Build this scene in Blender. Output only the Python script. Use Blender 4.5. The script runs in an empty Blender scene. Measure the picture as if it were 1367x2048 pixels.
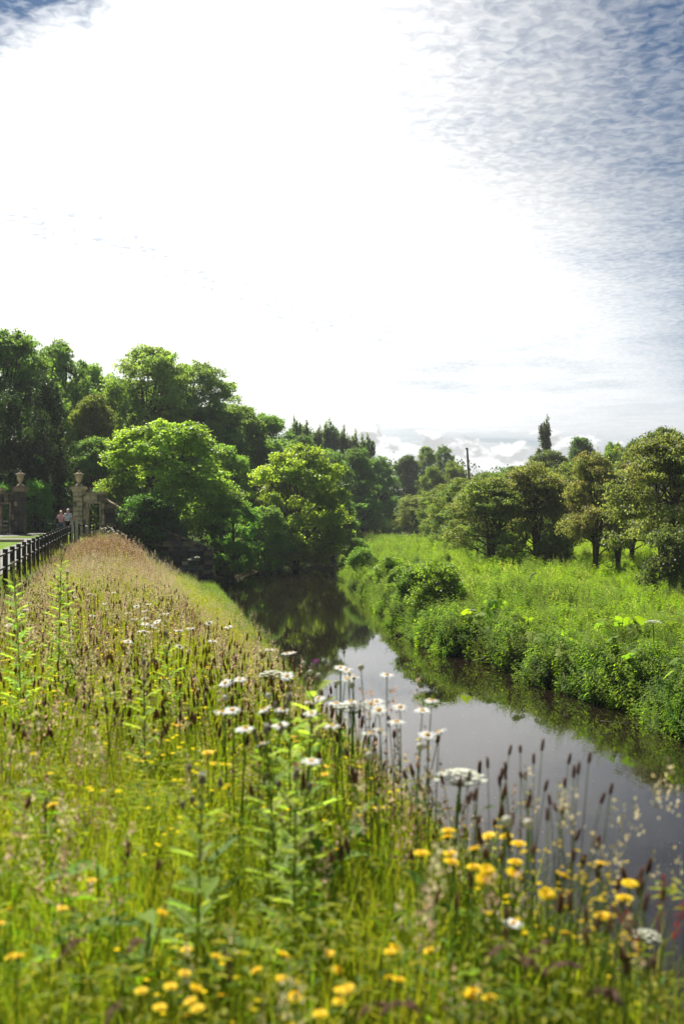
import bpy, math, random
import numpy as np
from mathutils import Vector, Matrix

SC = bpy.context.scene
COL = SC.collection
R = math.radians

# ------------------------------------------------------------------ camera
CAMZ = 1.65
cam_d = bpy.data.cameras.new('camera')
cam = bpy.data.objects.new('camera', cam_d)
COL.objects.link(cam)
cam.location = (0, 0, CAMZ)
cam.rotation_euler = (R(90), 0, 0)
cam_d.sensor_fit = 'VERTICAL'
cam_d.sensor_height = 36
cam_d.sensor_width = 24
cam_d.lens = 35
cam_d.clip_end = 6000
cam_d.clip_start = 0.05
cam_d.dof.use_dof = True
cam_d.dof.focus_distance = 20
cam_d.dof.aperture_fstop = 2.3
SC.camera = cam

# ------------------------------------------------------------------ light
SUN_EL, SUN_AZ = 50.0, -28.0          # degrees above the horizon, degrees right of +Y
sd = Vector((math.cos(R(SUN_EL)) * math.sin(R(SUN_AZ)), math.cos(R(SUN_EL)) * math.cos(R(SUN_AZ)), math.sin(R(SUN_EL))))
sun_d = bpy.data.lights.new('sun', 'SUN')
sun_d.energy = 5.0
sun_d.angle = R(0.6)
sun_d.color = (1.0, 0.95, 0.84)
sun = bpy.data.objects.new('sun', sun_d)
COL.objects.link(sun)
sun.rotation_euler = (-sd).to_track_quat('-Z', 'Y').to_euler()
SC.view_settings.view_transform = 'Standard'
SC.view_settings.look = 'None'
SC.view_settings.exposure = 1.0
SC.view_settings.gamma = 1
SC.view_settings.use_curve_mapping = False
SC.cycles.max_bounces = 8
SC.cycles.diffuse_bounces = 5
SC.cycles.glossy_bounces = 3
SC.cycles.transmission_bounces = 4
SC.cycles.transparent_max_bounces = 4
SC.cycles.sample_clamp_indirect = 6
SC.cycles.use_denoising = True


class NT:
    """small helper to write node maths"""
    def __init__(s, tree):
        s.t = tree
        s.n = tree.nodes
        s.l = tree.links

    def new(s, typ, **kw):
        n = s.n.new(typ)
        for k, v in kw.items():
            setattr(n, k, v)
        return n

    def put(s, sock, v):
        if isinstance(v, bpy.types.NodeSocket):
            s.l.new(v, sock)
        elif v is not None:
            sock.default_value = v

    def m(s, op, a, b=None, c=None, clamp=False):
        n = s.new('ShaderNodeMath', operation=op, use_clamp=clamp)
        s.put(n.inputs[0], a)
        s.put(n.inputs[1], b)
        s.put(n.inputs[2], c)
        return n.outputs[0]

    def ss(s, v, lo, hi, a=0.0, b=1.0):
        n = s.new('ShaderNodeMapRange', interpolation_type='SMOOTHSTEP')
        for i, x in enumerate((v, lo, hi, a, b)):
            s.put(n.inputs[i], x)
        return n.outputs[0]

    def mix(s, f, a, b, blend='MIX'):
        n = s.new('ShaderNodeMix', data_type='RGBA', blend_type=blend)
        s.put(n.inputs[0], f)
        s.put(n.inputs[6], a)
        s.put(n.inputs[7], b)
        return n.outputs[2]

    def noise(s, vec, scale, detail=4, rough=0.55, lac=2.0, dist=0.0):
        n = s.new('ShaderNodeTexNoise')
        if vec is not None:
            s.l.new(vec, n.inputs['Vector'])
        n.inputs['Scale'].default_value = scale
        n.inputs['Detail'].default_value = detail
        n.inputs['Roughness'].default_value = rough
        n.inputs['Lacunarity'].default_value = lac
        n.inputs['Distortion'].default_value = dist
        return n.outputs[0]

    def xyz(s, x, y, z):
        n = s.new('ShaderNodeCombineXYZ')
        s.put(n.inputs[0], x); s.put(n.inputs[1], y); s.put(n.inputs[2], z)
        return n.outputs[0]


def c4(c):
    return (c[0], c[1], c[2], 1.0)


world = bpy.data.worlds.new('World')
SC.world = world
world.use_nodes = True
T = NT(world.node_tree)
bgn = [n for n in T.n if n.type == 'BACKGROUND'][0]
nish = T.new('ShaderNodeTexSky', sky_type='NISHITA')
nish.sun_disc = False
nish.sun_elevation = R(SUN_EL)
nish.sun_rotation = R(SUN_AZ)
nish.air_density = 1.0
nish.dust_density = 0.4
nish.ozone_density = 2.2
tc = T.new('ShaderNodeTexCoord')
sep = T.new('ShaderNodeSeparateXYZ')
T.l.new(tc.outputs['Generated'], sep.inputs[0])
dx, dy, dz = sep.outputs
zc = T.m('MAXIMUM', dz, 0.012)
px = T.m('DIVIDE', dx, zc)
py = T.m('DIVIDE', dy, zc)
pv = T.xyz(px, py, 0.0)
dotn = T.new('ShaderNodeVectorMath', operation='DOT_PRODUCT')
T.l.new(tc.outputs['Generated'], dotn.inputs[0])
gel, gaz = R(24.0), R(-7.0)           # brightest part of the veil of cloud, just below the sun
dotn.inputs[1].default_value = (math.cos(gel) * math.sin(gaz), math.cos(gel) * math.cos(gaz), math.sin(gel))
ang = T.m('ARCCOSINE', T.m('MINIMUM', dotn.outputs['Value'], 0.99999))
glow = T.m('EXPONENT', T.m('MULTIPLY', T.m('POWER', T.m('DIVIDE', ang, R(20.0)), 2.0), -1.0))
glow2 = T.m('EXPONENT', T.m('MULTIPLY', ang, -1.0 / R(34.0)))
big = T.noise(pv, 0.55, 3, 0.5)
mid = T.noise(pv, 3.2, 5, 0.6, dist=0.35)
rip = T.noise(pv, 30.0, 3, 0.5, dist=0.6)
rip2 = T.noise(pv, 13.0, 4, 0.55)
# the sheet of altocumulus ends towards the upper right, and again at the upper left
q1 = T.m('ADD', T.m('SUBTRACT', px, T.m('MULTIPLY', py, 0.46)), 0.50)
q1 = T.m('ADD', q1, T.m('ADD', T.m('MULTIPLY', T.m('SUBTRACT', mid, 0.5), 1.0), T.m('MULTIPLY', T.m('SUBTRACT', big, 0.5), 1.2)))
thin1 = T.ss(q1, -0.95, 0.95)
q2 = T.m('SUBTRACT', T.m('MULTIPLY', T.m('ADD', px, 0.35), -1.0), T.m('MULTIPLY', T.m('SUBTRACT', py, 1.98), 1.68))
q2 = T.m('ADD', q2, T.m('MULTIPLY', T.m('SUBTRACT', mid, 0.5), 0.9))
thin2 = T.ss(q2, -0.1, 0.45)
thin = T.m('MAXIMUM', T.m('MULTIPLY', thin1, 0.97), T.m('MULTIPLY', thin2, 0.85))
# low down, long streaks between the banks of cloud
az = T.m('ARCTAN2', dx, dy)
el = T.m('ARCSINE', dz)
sv = T.xyz(T.m('MULTIPLY', az, 2.2), T.m('MULTIPLY', el, 15.0), 3.7)
streak = T.noise(sv, 1.5, 5, 0.58, dist=0.5)
lowm = T.ss(el, R(15.0), R(3.0))
sthin = T.m('MULTIPLY', T.ss(streak, 0.38, 0.72), T.m('MULTIPLY', lowm, 0.6))
sthin = T.m('MULTIPLY', sthin, T.ss(az, R(-6.0), R(10.0), 0.25, 1.0))
thin = T.m('MAXIMUM', thin, sthin)
# small broken cells
bd = T.m('ABSOLUTE', T.m('ADD', T.m('SUBTRACT', px, T.m('MULTIPLY', py, 0.41)), T.m('ADD', 2.35, T.m('MULTIPLY', T.m('SUBTRACT', mid, 0.5), 1.2))))
band = T.m('MULTIPLY', T.ss(bd, 0.50, 0.05), T.m('MULTIPLY', T.ss(py, 2.6, 3.6), T.ss(py, 6.6, 5.2)))
cell = T.ss(T.m('ADD', T.m('MULTIPLY', rip, 0.72), T.m('MULTIPLY', rip2, 0.28)), 0.33, 0.66)
cellk = T.m('MULTIPLY', T.m('SUBTRACT', 1.0, cell), T.m('ADD', T.m('ADD', T.m('MULTIPLY', thin, 0.42), 0.03), T.m('MULTIPLY', band, 0.55)))
cover = T.m('SUBTRACT', T.m('SUBTRACT', 1.0, thin), cellk, clamp=True)
cover = T.m('MULTIPLY', cover, T.ss(dz, -0.02, 0.02))
lum = T.m('ADD', 0.36, T.m('ADD', T.m('MULTIPLY', glow, 1.15), T.m('MULTIPLY', glow2, 0.42)))
lum = T.m('ADD', lum, T.m('MULTIPLY', T.ss(el, R(20.0), R(10.0), 0.0, 0.34), T.ss(el, R(2.0), R(7.0), 0.3, 1.0)))
lum = T.m('MULTIPLY', lum, T.m('ADD', T.m('ADD', 0.86, T.m('MULTIPLY', cell, 0.12)), T.m('MULTIPLY', T.m('SUBTRACT', mid, 0.5), 0.35)))
cloudc = T.mix(T.ss(glow2, 0.2, 0.7), c4((0.86, 0.93, 1.02)), c4((1.0, 0.99, 0.96)))
vm = T.new('ShaderNodeVectorMath', operation='SCALE')
T.l.new(cloudc, vm.inputs[0]); T.l.new(T.m('MULTIPLY', lum, 5.3), vm.inputs['Scale'])
cloudrad = vm.outputs[0]
base = T.mix(1.0, nish.outputs[0], c4((0.155, 0.215, 0.26)), 'MULTIPLY')
sky1 = T.mix(cover, base, cloudrad)
# heaped cumulus along the horizon
cv = T.xyz(T.m('MULTIPLY', az, 9.0), T.m('MULTIPLY', el, 15.0), 7.1)
cn = T.noise(cv, 2.2, 7, 0.52)
cn2 = T.noise(T.xyz(T.m('MULTIPLY', az, 9.0), T.m('MULTIPLY', T.m('ADD', el, 0.008), 15.0), 7.1), 2.2, 7, 0.52)
topb = T.ss(el, R(6.8), R(2.6), -0.24, 0.13)
cm = T.ss(T.m('ADD', cn, topb), 0.49, 0.54)
shade = T.ss(T.m('SUBTRACT', cn, cn2), -0.04, 0.04, 0.62, 1.05)
cvm = T.new('ShaderNodeVectorMath', operation='SCALE')
cvm.inputs[0].default_value = (0.98, 0.99, 1.0)
T.l.new(T.m('MULTIPLY', shade, 4.9), cvm.inputs['Scale'])
sky2 = T.mix(T.m('MULTIPLY', cm, T.ss(dz, -0.01, 0.01)), sky1, cvm.outputs[0])
T.l.new(sky2, bgn.inputs['Color'])
bgn.inputs['Strength'].default_value = 0.1
world.cycles.sampling_method = 'MANUAL'
world.cycles.sample_map_resolution = 1024

rng = np.random.default_rng(7)
rnd = random.Random(11)
F = 1991.0


# ------------------------------------------------------------------ helpers
def tag(o, label=None, cat=None, group=None, kind=None):
    if label: o['label'] = label
    if cat: o['category'] = cat
    if group: o['group'] = group
    if kind: o['kind'] = kind
    return o


def empty(name, loc, rz=0.0, s=1.0):
    o = bpy.data.objects.new(name, None)
    COL.objects.link(o)
    o.location = loc
    o.rotation_euler = (0, 0, rz)
    o.scale = (s, s, s)
    o.empty_display_size = 0.1
    return o


def link(name, me, parent=None):
    o = bpy.data.objects.new(name, me)
    COL.objects.link(o)
    if parent is not None:
        o.parent = parent
    return o


def copy_tree(o, parent=None):
    c = o.copy()
    COL.objects.link(c)
    if parent is not None:
        c.parent = parent
    for ch in list(o.children):
        copy_tree(ch, c)
    return c


class MB:
    """collects polygons with a colour per face and a material slot per face"""
    def __init__(s):
        s.v = []; s.f = []; s.c = []; s.mi = []

    def add(s, vs, fs, col=(1, 1, 1), mi=0):
        o = len(s.v)
        s.v.extend([tuple(v) for v in vs])
        for f in fs:
            s.f.append(tuple(i + o for i in f))
            s.c.append(col); s.mi.append(mi)

    def box(s, lo, hi, col=(1, 1, 1), mi=0, jit=0.0, r=None):
        x0, y0, z0 = lo; x1, y1, z1 = hi
        vs = [(x0, y0, z0), (x1, y0, z0), (x1, y1, z0), (x0, y1, z0), (x0, y0, z1), (x1, y0, z1), (x1, y1, z1), (x0, y1, z1)]
        if jit:
            vs = [tuple(a + (r or rnd).uniform(-jit, jit) for a in v) for v in vs]
        s.add(vs, [(0, 3, 2, 1), (4, 5, 6, 7), (0, 1, 5, 4), (1, 2, 6, 5), (2, 3, 7, 6), (3, 0, 4, 7)], col, mi)

    def tube(s, pts, rad, n=6, col=(1, 1, 1), mi=0, cap=True):
        pts = [Vector(p) for p in pts]
        vs = []; fs = []
        up = Vector((0.13, 0.31, 0.94)).normalized()
        for i, p in enumerate(pts):
            d = (pts[min(i + 1, len(pts) - 1)] - pts[max(i - 1, 0)])
            d = d.normalized() if d.length > 1e-9 else Vector((0, 0, 1))
            a = d.cross(up)
            if a.length < 0.05: a = d.cross(Vector((1, 0, 0)))
            a.normalize(); b = d.cross(a)
            rr = rad[i] if hasattr(rad, '__len__') else rad
            for k in range(n):
                t = 2 * math.pi * k / n
                vs.append(p + (a * math.cos(t) + b * math.sin(t)) * rr)
        for i in range(len(pts) - 1):
            for k in range(n):
                k2 = (k + 1) % n
                fs.append((i * n + k, i * n + k2, (i + 1) * n + k2, (i + 1) * n + k))
        if cap:
            fs.append(tuple(range(n - 1, -1, -1)))
            fs.append(tuple((len(pts) - 1) * n + k for k in range(n)))
        s.add(vs, fs, col, mi)

    def lathe(s, prof, n=16, col=(1, 1, 1), mi=0, c=(0, 0, 0)):
        vs = []; fs = []
        for (r, z) in prof:
            for k in range(n):
                t = 2 * math.pi * k / n
                vs.append((c[0] + r * math.cos(t), c[1] + r * math.sin(t), c[2] + z))
        for i in range(len(prof) - 1):
            for k in range(n):
                k2 = (k + 1) % n
                fs.append((i * n + k, i * n + k2, (i + 1) * n + k2, (i + 1) * n + k))
        fs.append(tuple(range(n - 1, -1, -1)))
        fs.append(tuple((len(prof) - 1) * n + k for k in range(n)))
        s.add(vs, fs, col, mi)

    def blade(s, base, az_, L, w, lean, bend, col, segs=4, mi=0, tip=None):
        """a curved grass blade: lean and bend in radians"""
        d = Vector((math.cos(az_), math.sin(az_), 0)); side = Vector((-d.y, d.x, 0))
        tw = rnd.uniform(-0.9, 0.9)
        side = (side * math.cos(tw) + d * math.sin(tw))
        p = Vector(base); vs = []
        for i in range(segs + 1):
            t = i / segs
            wd = w * (1 - t) ** 0.6 * (0.75 + 0.5 * math.sin(math.pi * min(t * 1.4, 1)))
            if i == segs:
                vs.append(p.copy())
            else:
                vs.append(p - side * wd * 0.5); vs.append(p + side * wd * 0.5)
            a = lean + bend * t
            p = p + (d * math.sin(a) + Vector((0, 0, 1)) * math.cos(a)) * (L / segs)
        fs = []
        for i in range(segs - 1):
            fs.append((2 * i, 2 * i + 1, 2 * i + 3, 2 * i + 2))
        fs.append((2 * (segs - 1), 2 * (segs - 1) + 1, 2 * segs))
        s.add(vs, fs, col, mi)
        return p

    def leaf(s, base, d, nrm, L, w, col, mi=0, fold=0.25):
        """pointed leaf of six vertices, folded along its midrib"""
        d = Vector(d).normalized(); nrm = Vector(nrm)
        side = d.cross(nrm)
        if side.length < 1e-4: side = d.cross(Vector((1, 0, 0)))
        side.normalize(); up = side.cross(d)
        b = Vector(base)
        vs = [b, b + d * L * 0.38 - side * w * 0.5 + up * w * fold, b + d * L * 0.45, b + d * L * 0.38 + side * w * 0.5 + up * w * fold,
              b + d * L - up * w * 0.3, b + d * L * 0.75 - side * w * 0.3 + up * w * fold * 0.4, b + d * L * 0.75 + side * w * 0.3 + up * w * fold * 0.4]
        s.add(vs, [(0, 2, 1), (0, 3, 2), (1, 2, 4, 5), (2, 3, 6, 4)], col, mi)

    def mesh(s, name, mats, smooth=False):
        me = bpy.data.meshes.new(name)
        me.from_pydata([tuple(v) for v in s.v], [], s.f)
        at = me.attributes.new('col', 'FLOAT_COLOR', 'FACE')
        a = np.ones((len(s.f), 4), dtype=np.float32); a[:, :3] = np.array(s.c, dtype=np.float32)
        at.data.foreach_set('color', a.ravel())
        for m in (mats if isinstance(mats, (list, tuple)) else [mats]):
            me.materials.append(m)
        me.polygons.foreach_set('material_index', np.array(s.mi, dtype=np.int32))
        if smooth:
            me.polygons.foreach_set('use_smooth', np.ones(len(s.f), dtype=bool))
        me.update()
        return me


def vary(c, a=0.15, r=None):
    r = r or rnd
    k = 1 + r.uniform(-a, a)
    return (c[0] * k * (1 + r.uniform(-a, a) * 0.7), c[1] * k, c[2] * k * (1 + r.uniform(-a, a) * 0.7))


# ------------------------------------------------------------------ materials
def mat(name):
    m = bpy.data.materials.new(name)
    m.use_nodes = True
    t = NT(m.node_tree)
    for n in list(t.n): t.n.remove(n)
    out = t.new('ShaderNodeOutputMaterial')
    return m, t, out


def principled(t, col, rough=0.6, spec=0.4, bump=None, bstr=0.3, bdist=0.02, metal=0.0):
    p = t.new('ShaderNodeBsdfPrincipled')
    t.put(p.inputs['Base Color'], col if not isinstance(col, tuple) else c4(col))
    t.put(p.inputs['Roughness'], rough)
    t.put(p.inputs['Specular IOR Level'], spec)
    t.put(p.inputs['Metallic'], metal)
    if bump is not None:
        b = t.new('ShaderNodeBump')
        b.inputs['Strength'].default_value = bstr
        b.inputs['Distance'].default_value = bdist
        t.l.new(bump, b.inputs['Height'])
        t.l.new(b.outputs[0], p.inputs['Normal'])
    return p


def simple(name, col, rough=0.6, spec=0.4, nscale=8.0, amt=0.25, bstr=0.3, bdist=0.01, col2=None, metal=0.0):
    m, t, out = mat(name)
    tcn = t.new('ShaderNodeTexCoord')
    n = t.noise(tcn.outputs['Object'], nscale, 6, 0.6)
    oi = t.new('ShaderNodeObjectInfo')
    c2 = col2 or tuple(x * (1 - amt) for x in col)
    c = t.mix(t.ss(n, 0.3, 0.7), c4(col), c4(c2))
    k = t.m('ADD', 1 - amt * 0.6, t.m('MULTIPLY', oi.outputs['Random'], amt * 1.2))
    c = t.mix(1.0, c, t.xyz(k, k, k), 'MULTIPLY')
    p = principled(t, c, rough, spec, n, bstr, bdist, metal)
    t.l.new(p.outputs[0], out.inputs[0])
    return m


def foliage(name, tr=(1.5, 1.9, 0.5), fac=0.42, rough=0.5, spec=0.35, attr='col', rvar=0.25, hue=0.02, wscale=0.35, sat=1.0):
    """leaf material; the mesh's own face colour is the leaf's colour"""
    m, t, out = mat(name)
    a = t.new('ShaderNodeAttribute', attribute_name=attr)
    oi = t.new('ShaderNodeObjectInfo')
    geo = t.new('ShaderNodeNewGeometry')
    n = t.noise(geo.outputs['Position'], wscale, 3, 0.5)
    hs = t.new('ShaderNodeHueSaturation')
    t.l.new(t.m('ADD', 0.5 - hue, t.m('MULTIPLY', n, 2 * hue)), hs.inputs['Hue'])
    v = t.m('ADD', 1 - rvar, t.m('MULTIPLY', t.m('ADD', oi.outputs['Random'], t.ss(n, 0.3, 0.7)), rvar))
    t.l.new(v, hs.inputs['Value'])
    t.l.new(a.outputs['Color'], hs.inputs['Color'])
    hs.inputs['Saturation'].default_value = sat
    c = t.mix(1.0, hs.outputs[0], oi.outputs['Color'], 'MULTIPLY')
    p = principled(t, c, rough, spec)
    tl = t.new('ShaderNodeBsdfTranslucent')
    t.l.new(t.mix(1.0, c, c4(tr), 'MULTIPLY'), tl.inputs['Color'])
    mx = t.new('ShaderNodeMixShader')
    mx.inputs[0].default_value = fac
    t.l.new(p.outputs[0], mx.inputs[1]); t.l.new(tl.outputs[0], mx.inputs[2])
    t.l.new(mx.outputs[0], out.inputs[0])
    return m


M_leaf = foliage('tree_leaves', tr=(2.15, 2.3, 0.75), fac=0.52, sat=0.82)
M_seed = foliage('grass_seed_heads', tr=(1.15, 1.1, 1.0), fac=0.4, rough=0.8, spec=0.1, rvar=0.2, hue=0.015, wscale=0.9)
M_herb = foliage('meadow_plants', tr=(1.7, 1.9, 0.5), fac=0.5, rough=0.65, spec=0.18, rvar=0.32, sat=1.0, hue=0.025, wscale=0.9)
M_flower = foliage('petals', tr=(1.0, 1.0, 0.9), fac=0.35, rough=0.6, spec=0.2, rvar=0.05, hue=0.0)
M_bark = simple('bark', (0.10, 0.075, 0.05), 0.9, 0.2, 5.0, 0.5, 0.8, 0.05, col2=(0.04, 0.032, 0.026))
M_iron = simple('black_painted_iron', (0.010, 0.010, 0.011), 0.5, 0.4, 30.0, 0.2, 0.1, 0.002)
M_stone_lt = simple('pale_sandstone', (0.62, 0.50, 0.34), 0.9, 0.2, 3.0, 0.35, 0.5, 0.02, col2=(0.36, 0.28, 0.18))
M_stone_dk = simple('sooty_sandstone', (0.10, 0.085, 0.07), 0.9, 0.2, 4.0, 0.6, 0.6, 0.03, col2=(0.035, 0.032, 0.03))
M_stone_br = simple('brown_sandstone', (0.36, 0.27, 0.18), 0.9, 0.2, 4.0, 0.5, 0.6, 0.03, col2=(0.12, 0.09, 0.065))
M_stone_gy = simple('grey_rubble_stone', (0.26, 0.245, 0.22), 0.9, 0.2, 4.0, 0.6, 0.6, 0.03, col2=(0.07, 0.065, 0.06))
for m_ in (M_stone_lt, M_stone_dk, M_stone_br, M_stone_gy):
    t_ = NT(m_.node_tree); pn_ = [n for n in t_.n if n.type == 'BSDF_PRINCIPLED'][0]
    src_ = pn_.inputs['Base Color'].links[0].from_socket
    g_ = t_.new('ShaderNodeNewGeometry')
    st_ = t_.ss(t_.noise(g_.outputs['Position'], 1.6, 6, 0.68, dist=0.6), 0.50, 0.66)
    ms_ = t_.ss(t_.noise(g_.outputs['Position'], 3.1, 6, 0.7), 0.56, 0.68)
    c_ = t_.mix(t_.m('MULTIPLY', st_, 0.65), src_, c4((0.05, 0.045, 0.038)))
    c_ = t_.mix(t_.m('MULTIPLY', ms_, 0.55), c_, c4((0.10, 0.12, 0.045)))
    t_.l.new(c_, pn_.inputs['Base Color'])
M_mortar = simple('mortar', (0.12, 0.11, 0.095), 0.95, 0.1, 6.0, 0.3)
M_wood = simple('bleached_wood', (0.46, 0.43, 0.34), 0.8, 0.2, 12.0, 0.3)
M_drift = simple('dry_branch_wood', (0.36, 0.31, 0.25), 0.85, 0.2, 12.0, 0.35)
M_rust = simple('rusty_steel', (0.26, 0.10, 0.045), 0.8, 0.3, 6.0, 0.5)
M_skin = simple('skin', (0.55, 0.33, 0.25), 0.5, 0.4, 8.0, 0.08)
M_white = simple('white_sign', (0.75, 0.77, 0.78), 0.5, 0.4, 8.0, 0.05)

# ground: earth under the plants, greener on the far bank
M_ground, t, out = mat('ground_earth_and_turf')
geo = t.new('ShaderNodeNewGeometry')
sp = t.new('ShaderNodeSeparateXYZ'); t.l.new(geo.outputs['Position'], sp.inputs[0])
n1 = t.noise(geo.outputs['Position'], 0.22, 5, 0.6)
n2 = t.noise(geo.outputs['Position'], 6.0, 5, 0.65)
soil = t.mix(n2, c4((0.05, 0.036, 0.022)), c4((0.085, 0.075, 0.03)))
turf = t.mix(t.ss(n1, 0.35, 0.65), c4((0.10, 0.17, 0.022)), c4((0.16, 0.21, 0.035)))
turf = t.mix(t.ss(n2, 0.3, 0.7, 0.0, 0.5), turf, c4((0.06, 0.085, 0.02)))
g = t.mix(t.ss(sp.outputs[2], -2.3, -1.9), soil, turf)
p = principled(t, g, 0.95, 0.1, n2, 0.8, 0.08)
t.l.new(p.outputs[0], out.inputs[0])

M_verge, t, out = mat('mown_verge')
geo = t.new('ShaderNodeNewGeometry')
n2 = t.noise(geo.outputs['Position'], 9.0, 5, 0.65)
p = principled(t, t.mix(n2, c4((0.12, 0.21, 0.03)), c4((0.19, 0.26, 0.05))), 0.95, 0.1, n2, 0.8, 0.04)
t.l.new(p.outputs[0], out.inputs[0])

M_road, t, out = mat('worn_asphalt')
geo = t.new('ShaderNodeNewGeometry')
n1 = t.noise(geo.outputs['Position'], 0.5, 5, 0.6)
n2 = t.noise(geo.outputs['Position'], 40.0, 3, 0.6)
c = t.mix(t.ss(n1, 0.3, 0.7), c4((0.20, 0.19, 0.175)), c4((0.27, 0.26, 0.24)))
p = principled(t, t.mix(t.ss(n2, 0.3, 0.7, 0, 0.4), c, c4((0.12, 0.12, 0.115))), 0.9, 0.2, n2, 0.3, 0.01)
t.l.new(p.outputs[0], out.inputs[0])

M_water, t, out = mat('peaty_river_water')
geo = t.new('ShaderNodeNewGeometry')
mp = t.new('ShaderNodeMapping'); mp.inputs['Scale'].default_value = (1.0, 0.55, 1.0)
t.l.new(geo.outputs['Position'], mp.inputs[0])
w1 = t.noise(mp.outputs[0], 5.5, 3, 0.5, dist=0.4)
w2 = t.noise(mp.outputs[0], 0.55, 2, 0.5)
w3 = t.noise(mp.outputs[0], 19.0, 2, 0.5, dist=0.3)
hgt = t.m('ADD', t.m('MULTIPLY', w1, 0.55), t.m('ADD', t.m('MULTIPLY', w2, 1.1), t.m('MULTIPLY', w3, 0.16)))
calm = t.ss(t.noise(geo.outputs['Position'], 0.16, 2, 0.5), 0.35, 0.62, 0.35, 1.0)
p = t.new('ShaderNodeBsdfPrincipled')
p.inputs['Base Color'].default_value = (0.011, 0.0075, 0.0045, 1)
p.inputs['Roughness'].default_value = 0.012
p.inputs['IOR'].default_value = 1.45
p.inputs['Specular IOR Level'].default_value = 0.5
b = t.new('ShaderNodeBump'); b.inputs['Distance'].default_value = 0.0055
t.l.new(t.m('MULTIPLY', calm, 0.55), b.inputs['Strength']); t.l.new(hgt, b.inputs['Height']); t.l.new(b.outputs[0], p.inputs['Normal'])
t.l.new(p.outputs[0], out.inputs[0])

# ------------------------------------------------------------------ terrain
WZ = -2.95
_Y = [-30, 3, 12, 20, 24, 28, 32, 36, 45, 54, 60, 70, 86, 106, 129, 150, 170, 200, 260, 700]
_XL = [9.5, 3.5, 1.9, 0.1, -0.7, -1.5, -2.3, -3.1, -4.9, -6.7, -7.9, -7.6, -4.6, -5.0, -3.4, 0.5, 8, 26, 80, 500]
_XR = [18, 12.6, 9.3, 7.05, 6.3, 5.1, 3.6, 2.6, 2.1, 1.5, 0.9, 0.3, 0.3, 1.0, 1.9, 6, 14, 32, 88, 508]
_YC = [-30, 2.5, 3.4, 4.8, 8.0, 14, 60, 66, 90, 130, 160, 200, 260, 700]
_XC = [9.0, 1.10, 0.66, 0.12, -0.70, -2.3, -13.8, -12.5, -9.0, -8.5, -5, 18, 70, 490]


def fxl(y): return np.interp(y, _Y, _XL)
def fxr(y): return np.interp(y, _Y, _XR) + 0.22 * np.sin(np.asarray(y) * 0.9) + 0.12 * np.sin(np.asarray(y) * 2.3)
def fxc(y): return np.interp(y, _YC, _XC)
def fence_x(y): return -2.58 - 0.224 * y


def ground(x, y):
    x = np.asarray(x, float); y = np.asarray(y, float)
    xl, xr, xc = fxl(y), fxr(y), fxc(y)
    zm = np.interp(y, [-30, 0, 4, 9, 14, 20, 40, 52, 60, 100, 400], [0.0, 0.0, 0.0, -0.08, -0.22, -0.45, -0.42, -0.15, 0.12, 0.6, 3.0])
    zpath = np.interp(y, [-30, 20, 60, 100, 400], [0.0, 0.04, 0.27, 0.6, 3.0])
    k = np.clip((fence_x(y) + 0.18 - x) / 0.25, 0, 1) * (y < 62)
    zp = zm * (1 - k) + zpath * k
    hill = np.where(y > 62, np.clip((-x - 17) * 0.07, 0, 6) * np.clip((y - 72) / 20, 0, 1), 0)
    left = zp + hill
    tl = np.clip((x - xc) / np.maximum(xl - xc, 0.2), 0, 1)
    tl = 1 - (1 - tl) ** 1.5
    zleft = left + (WZ - left) * tl
    dr = x - xr
    zr = np.interp(dr, [0, 0.25, 0.9, 2.5, 12, 80, 400], [WZ, WZ + 0.45, WZ + 0.95, WZ + 1.22, WZ + 1.3, WZ + 1.9, WZ + 6])
    mid_ = (xl + xr) / 2
    half = np.maximum((xr - xl) / 2, 0.3)
    zb = WZ - 0.9 * np.clip(1 - np.abs(x - mid_) / half, 0, 1) ** 0.6 - 0.02
    z = np.where(x < xl, zleft, np.where(x > xr, zr, zb))
    bump = 0.035 * np.sin(x * 1.7 + 0.6 * np.sin(y * 0.9)) * np.sin(y * 1.3) + 0.05 * np.sin(x * 0.37 + 1) * np.sin(y * 0.29)
    return z + bump * np.clip(np.abs(x - mid_) / half - 1, 0, 1) * np.where(x < fence_x(y) + 0.5, 0.2, 1)


def gz(x, y): return float(ground(x, y))


def grid_obj(name, xs, ys, zf, m, clip=None):
    X, Y = np.meshgrid(xs, ys)
    if callable(zf): Z = zf(X, Y)
    nx, ny = len(xs), len(ys)
    v = np.stack([X.ravel(), Y.ravel(), Z.ravel()], 1)
    i = np.arange(nx - 1)[None, :] + nx * np.arange(ny - 1)[:, None]
    f = np.stack([i, i + 1, i + 1 + nx, i + nx], -1).reshape(-1, 4)
    if clip is not None:
        cx = X[:-1, :-1].ravel(); cy = Y[:-1, :-1].ravel()
        f = f[clip(cx, cy)]
    me = bpy.data.meshes.new(name)
    me.from_pydata(v.tolist(), [], f.tolist())
    me.materials.append(m)
    me.polygons.foreach_set('use_smooth', np.ones(len(f), dtype=bool))
    me.update()
    return link(name, me)


xs = np.concatenate([-np.geomspace(900, 27, 30), np.arange(-26, 22, 0.3), np.geomspace(23, 1500, 34)])
ys = np.concatenate([[-60, -30, -12, -6], np.arange(-3, 75, 0.5), np.arange(76, 220, 2.0), np.geomspace(225, 2500, 24)])
o = grid_obj('ground', xs, ys, ground, M_ground)
tag(o, kind='structure')

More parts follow.
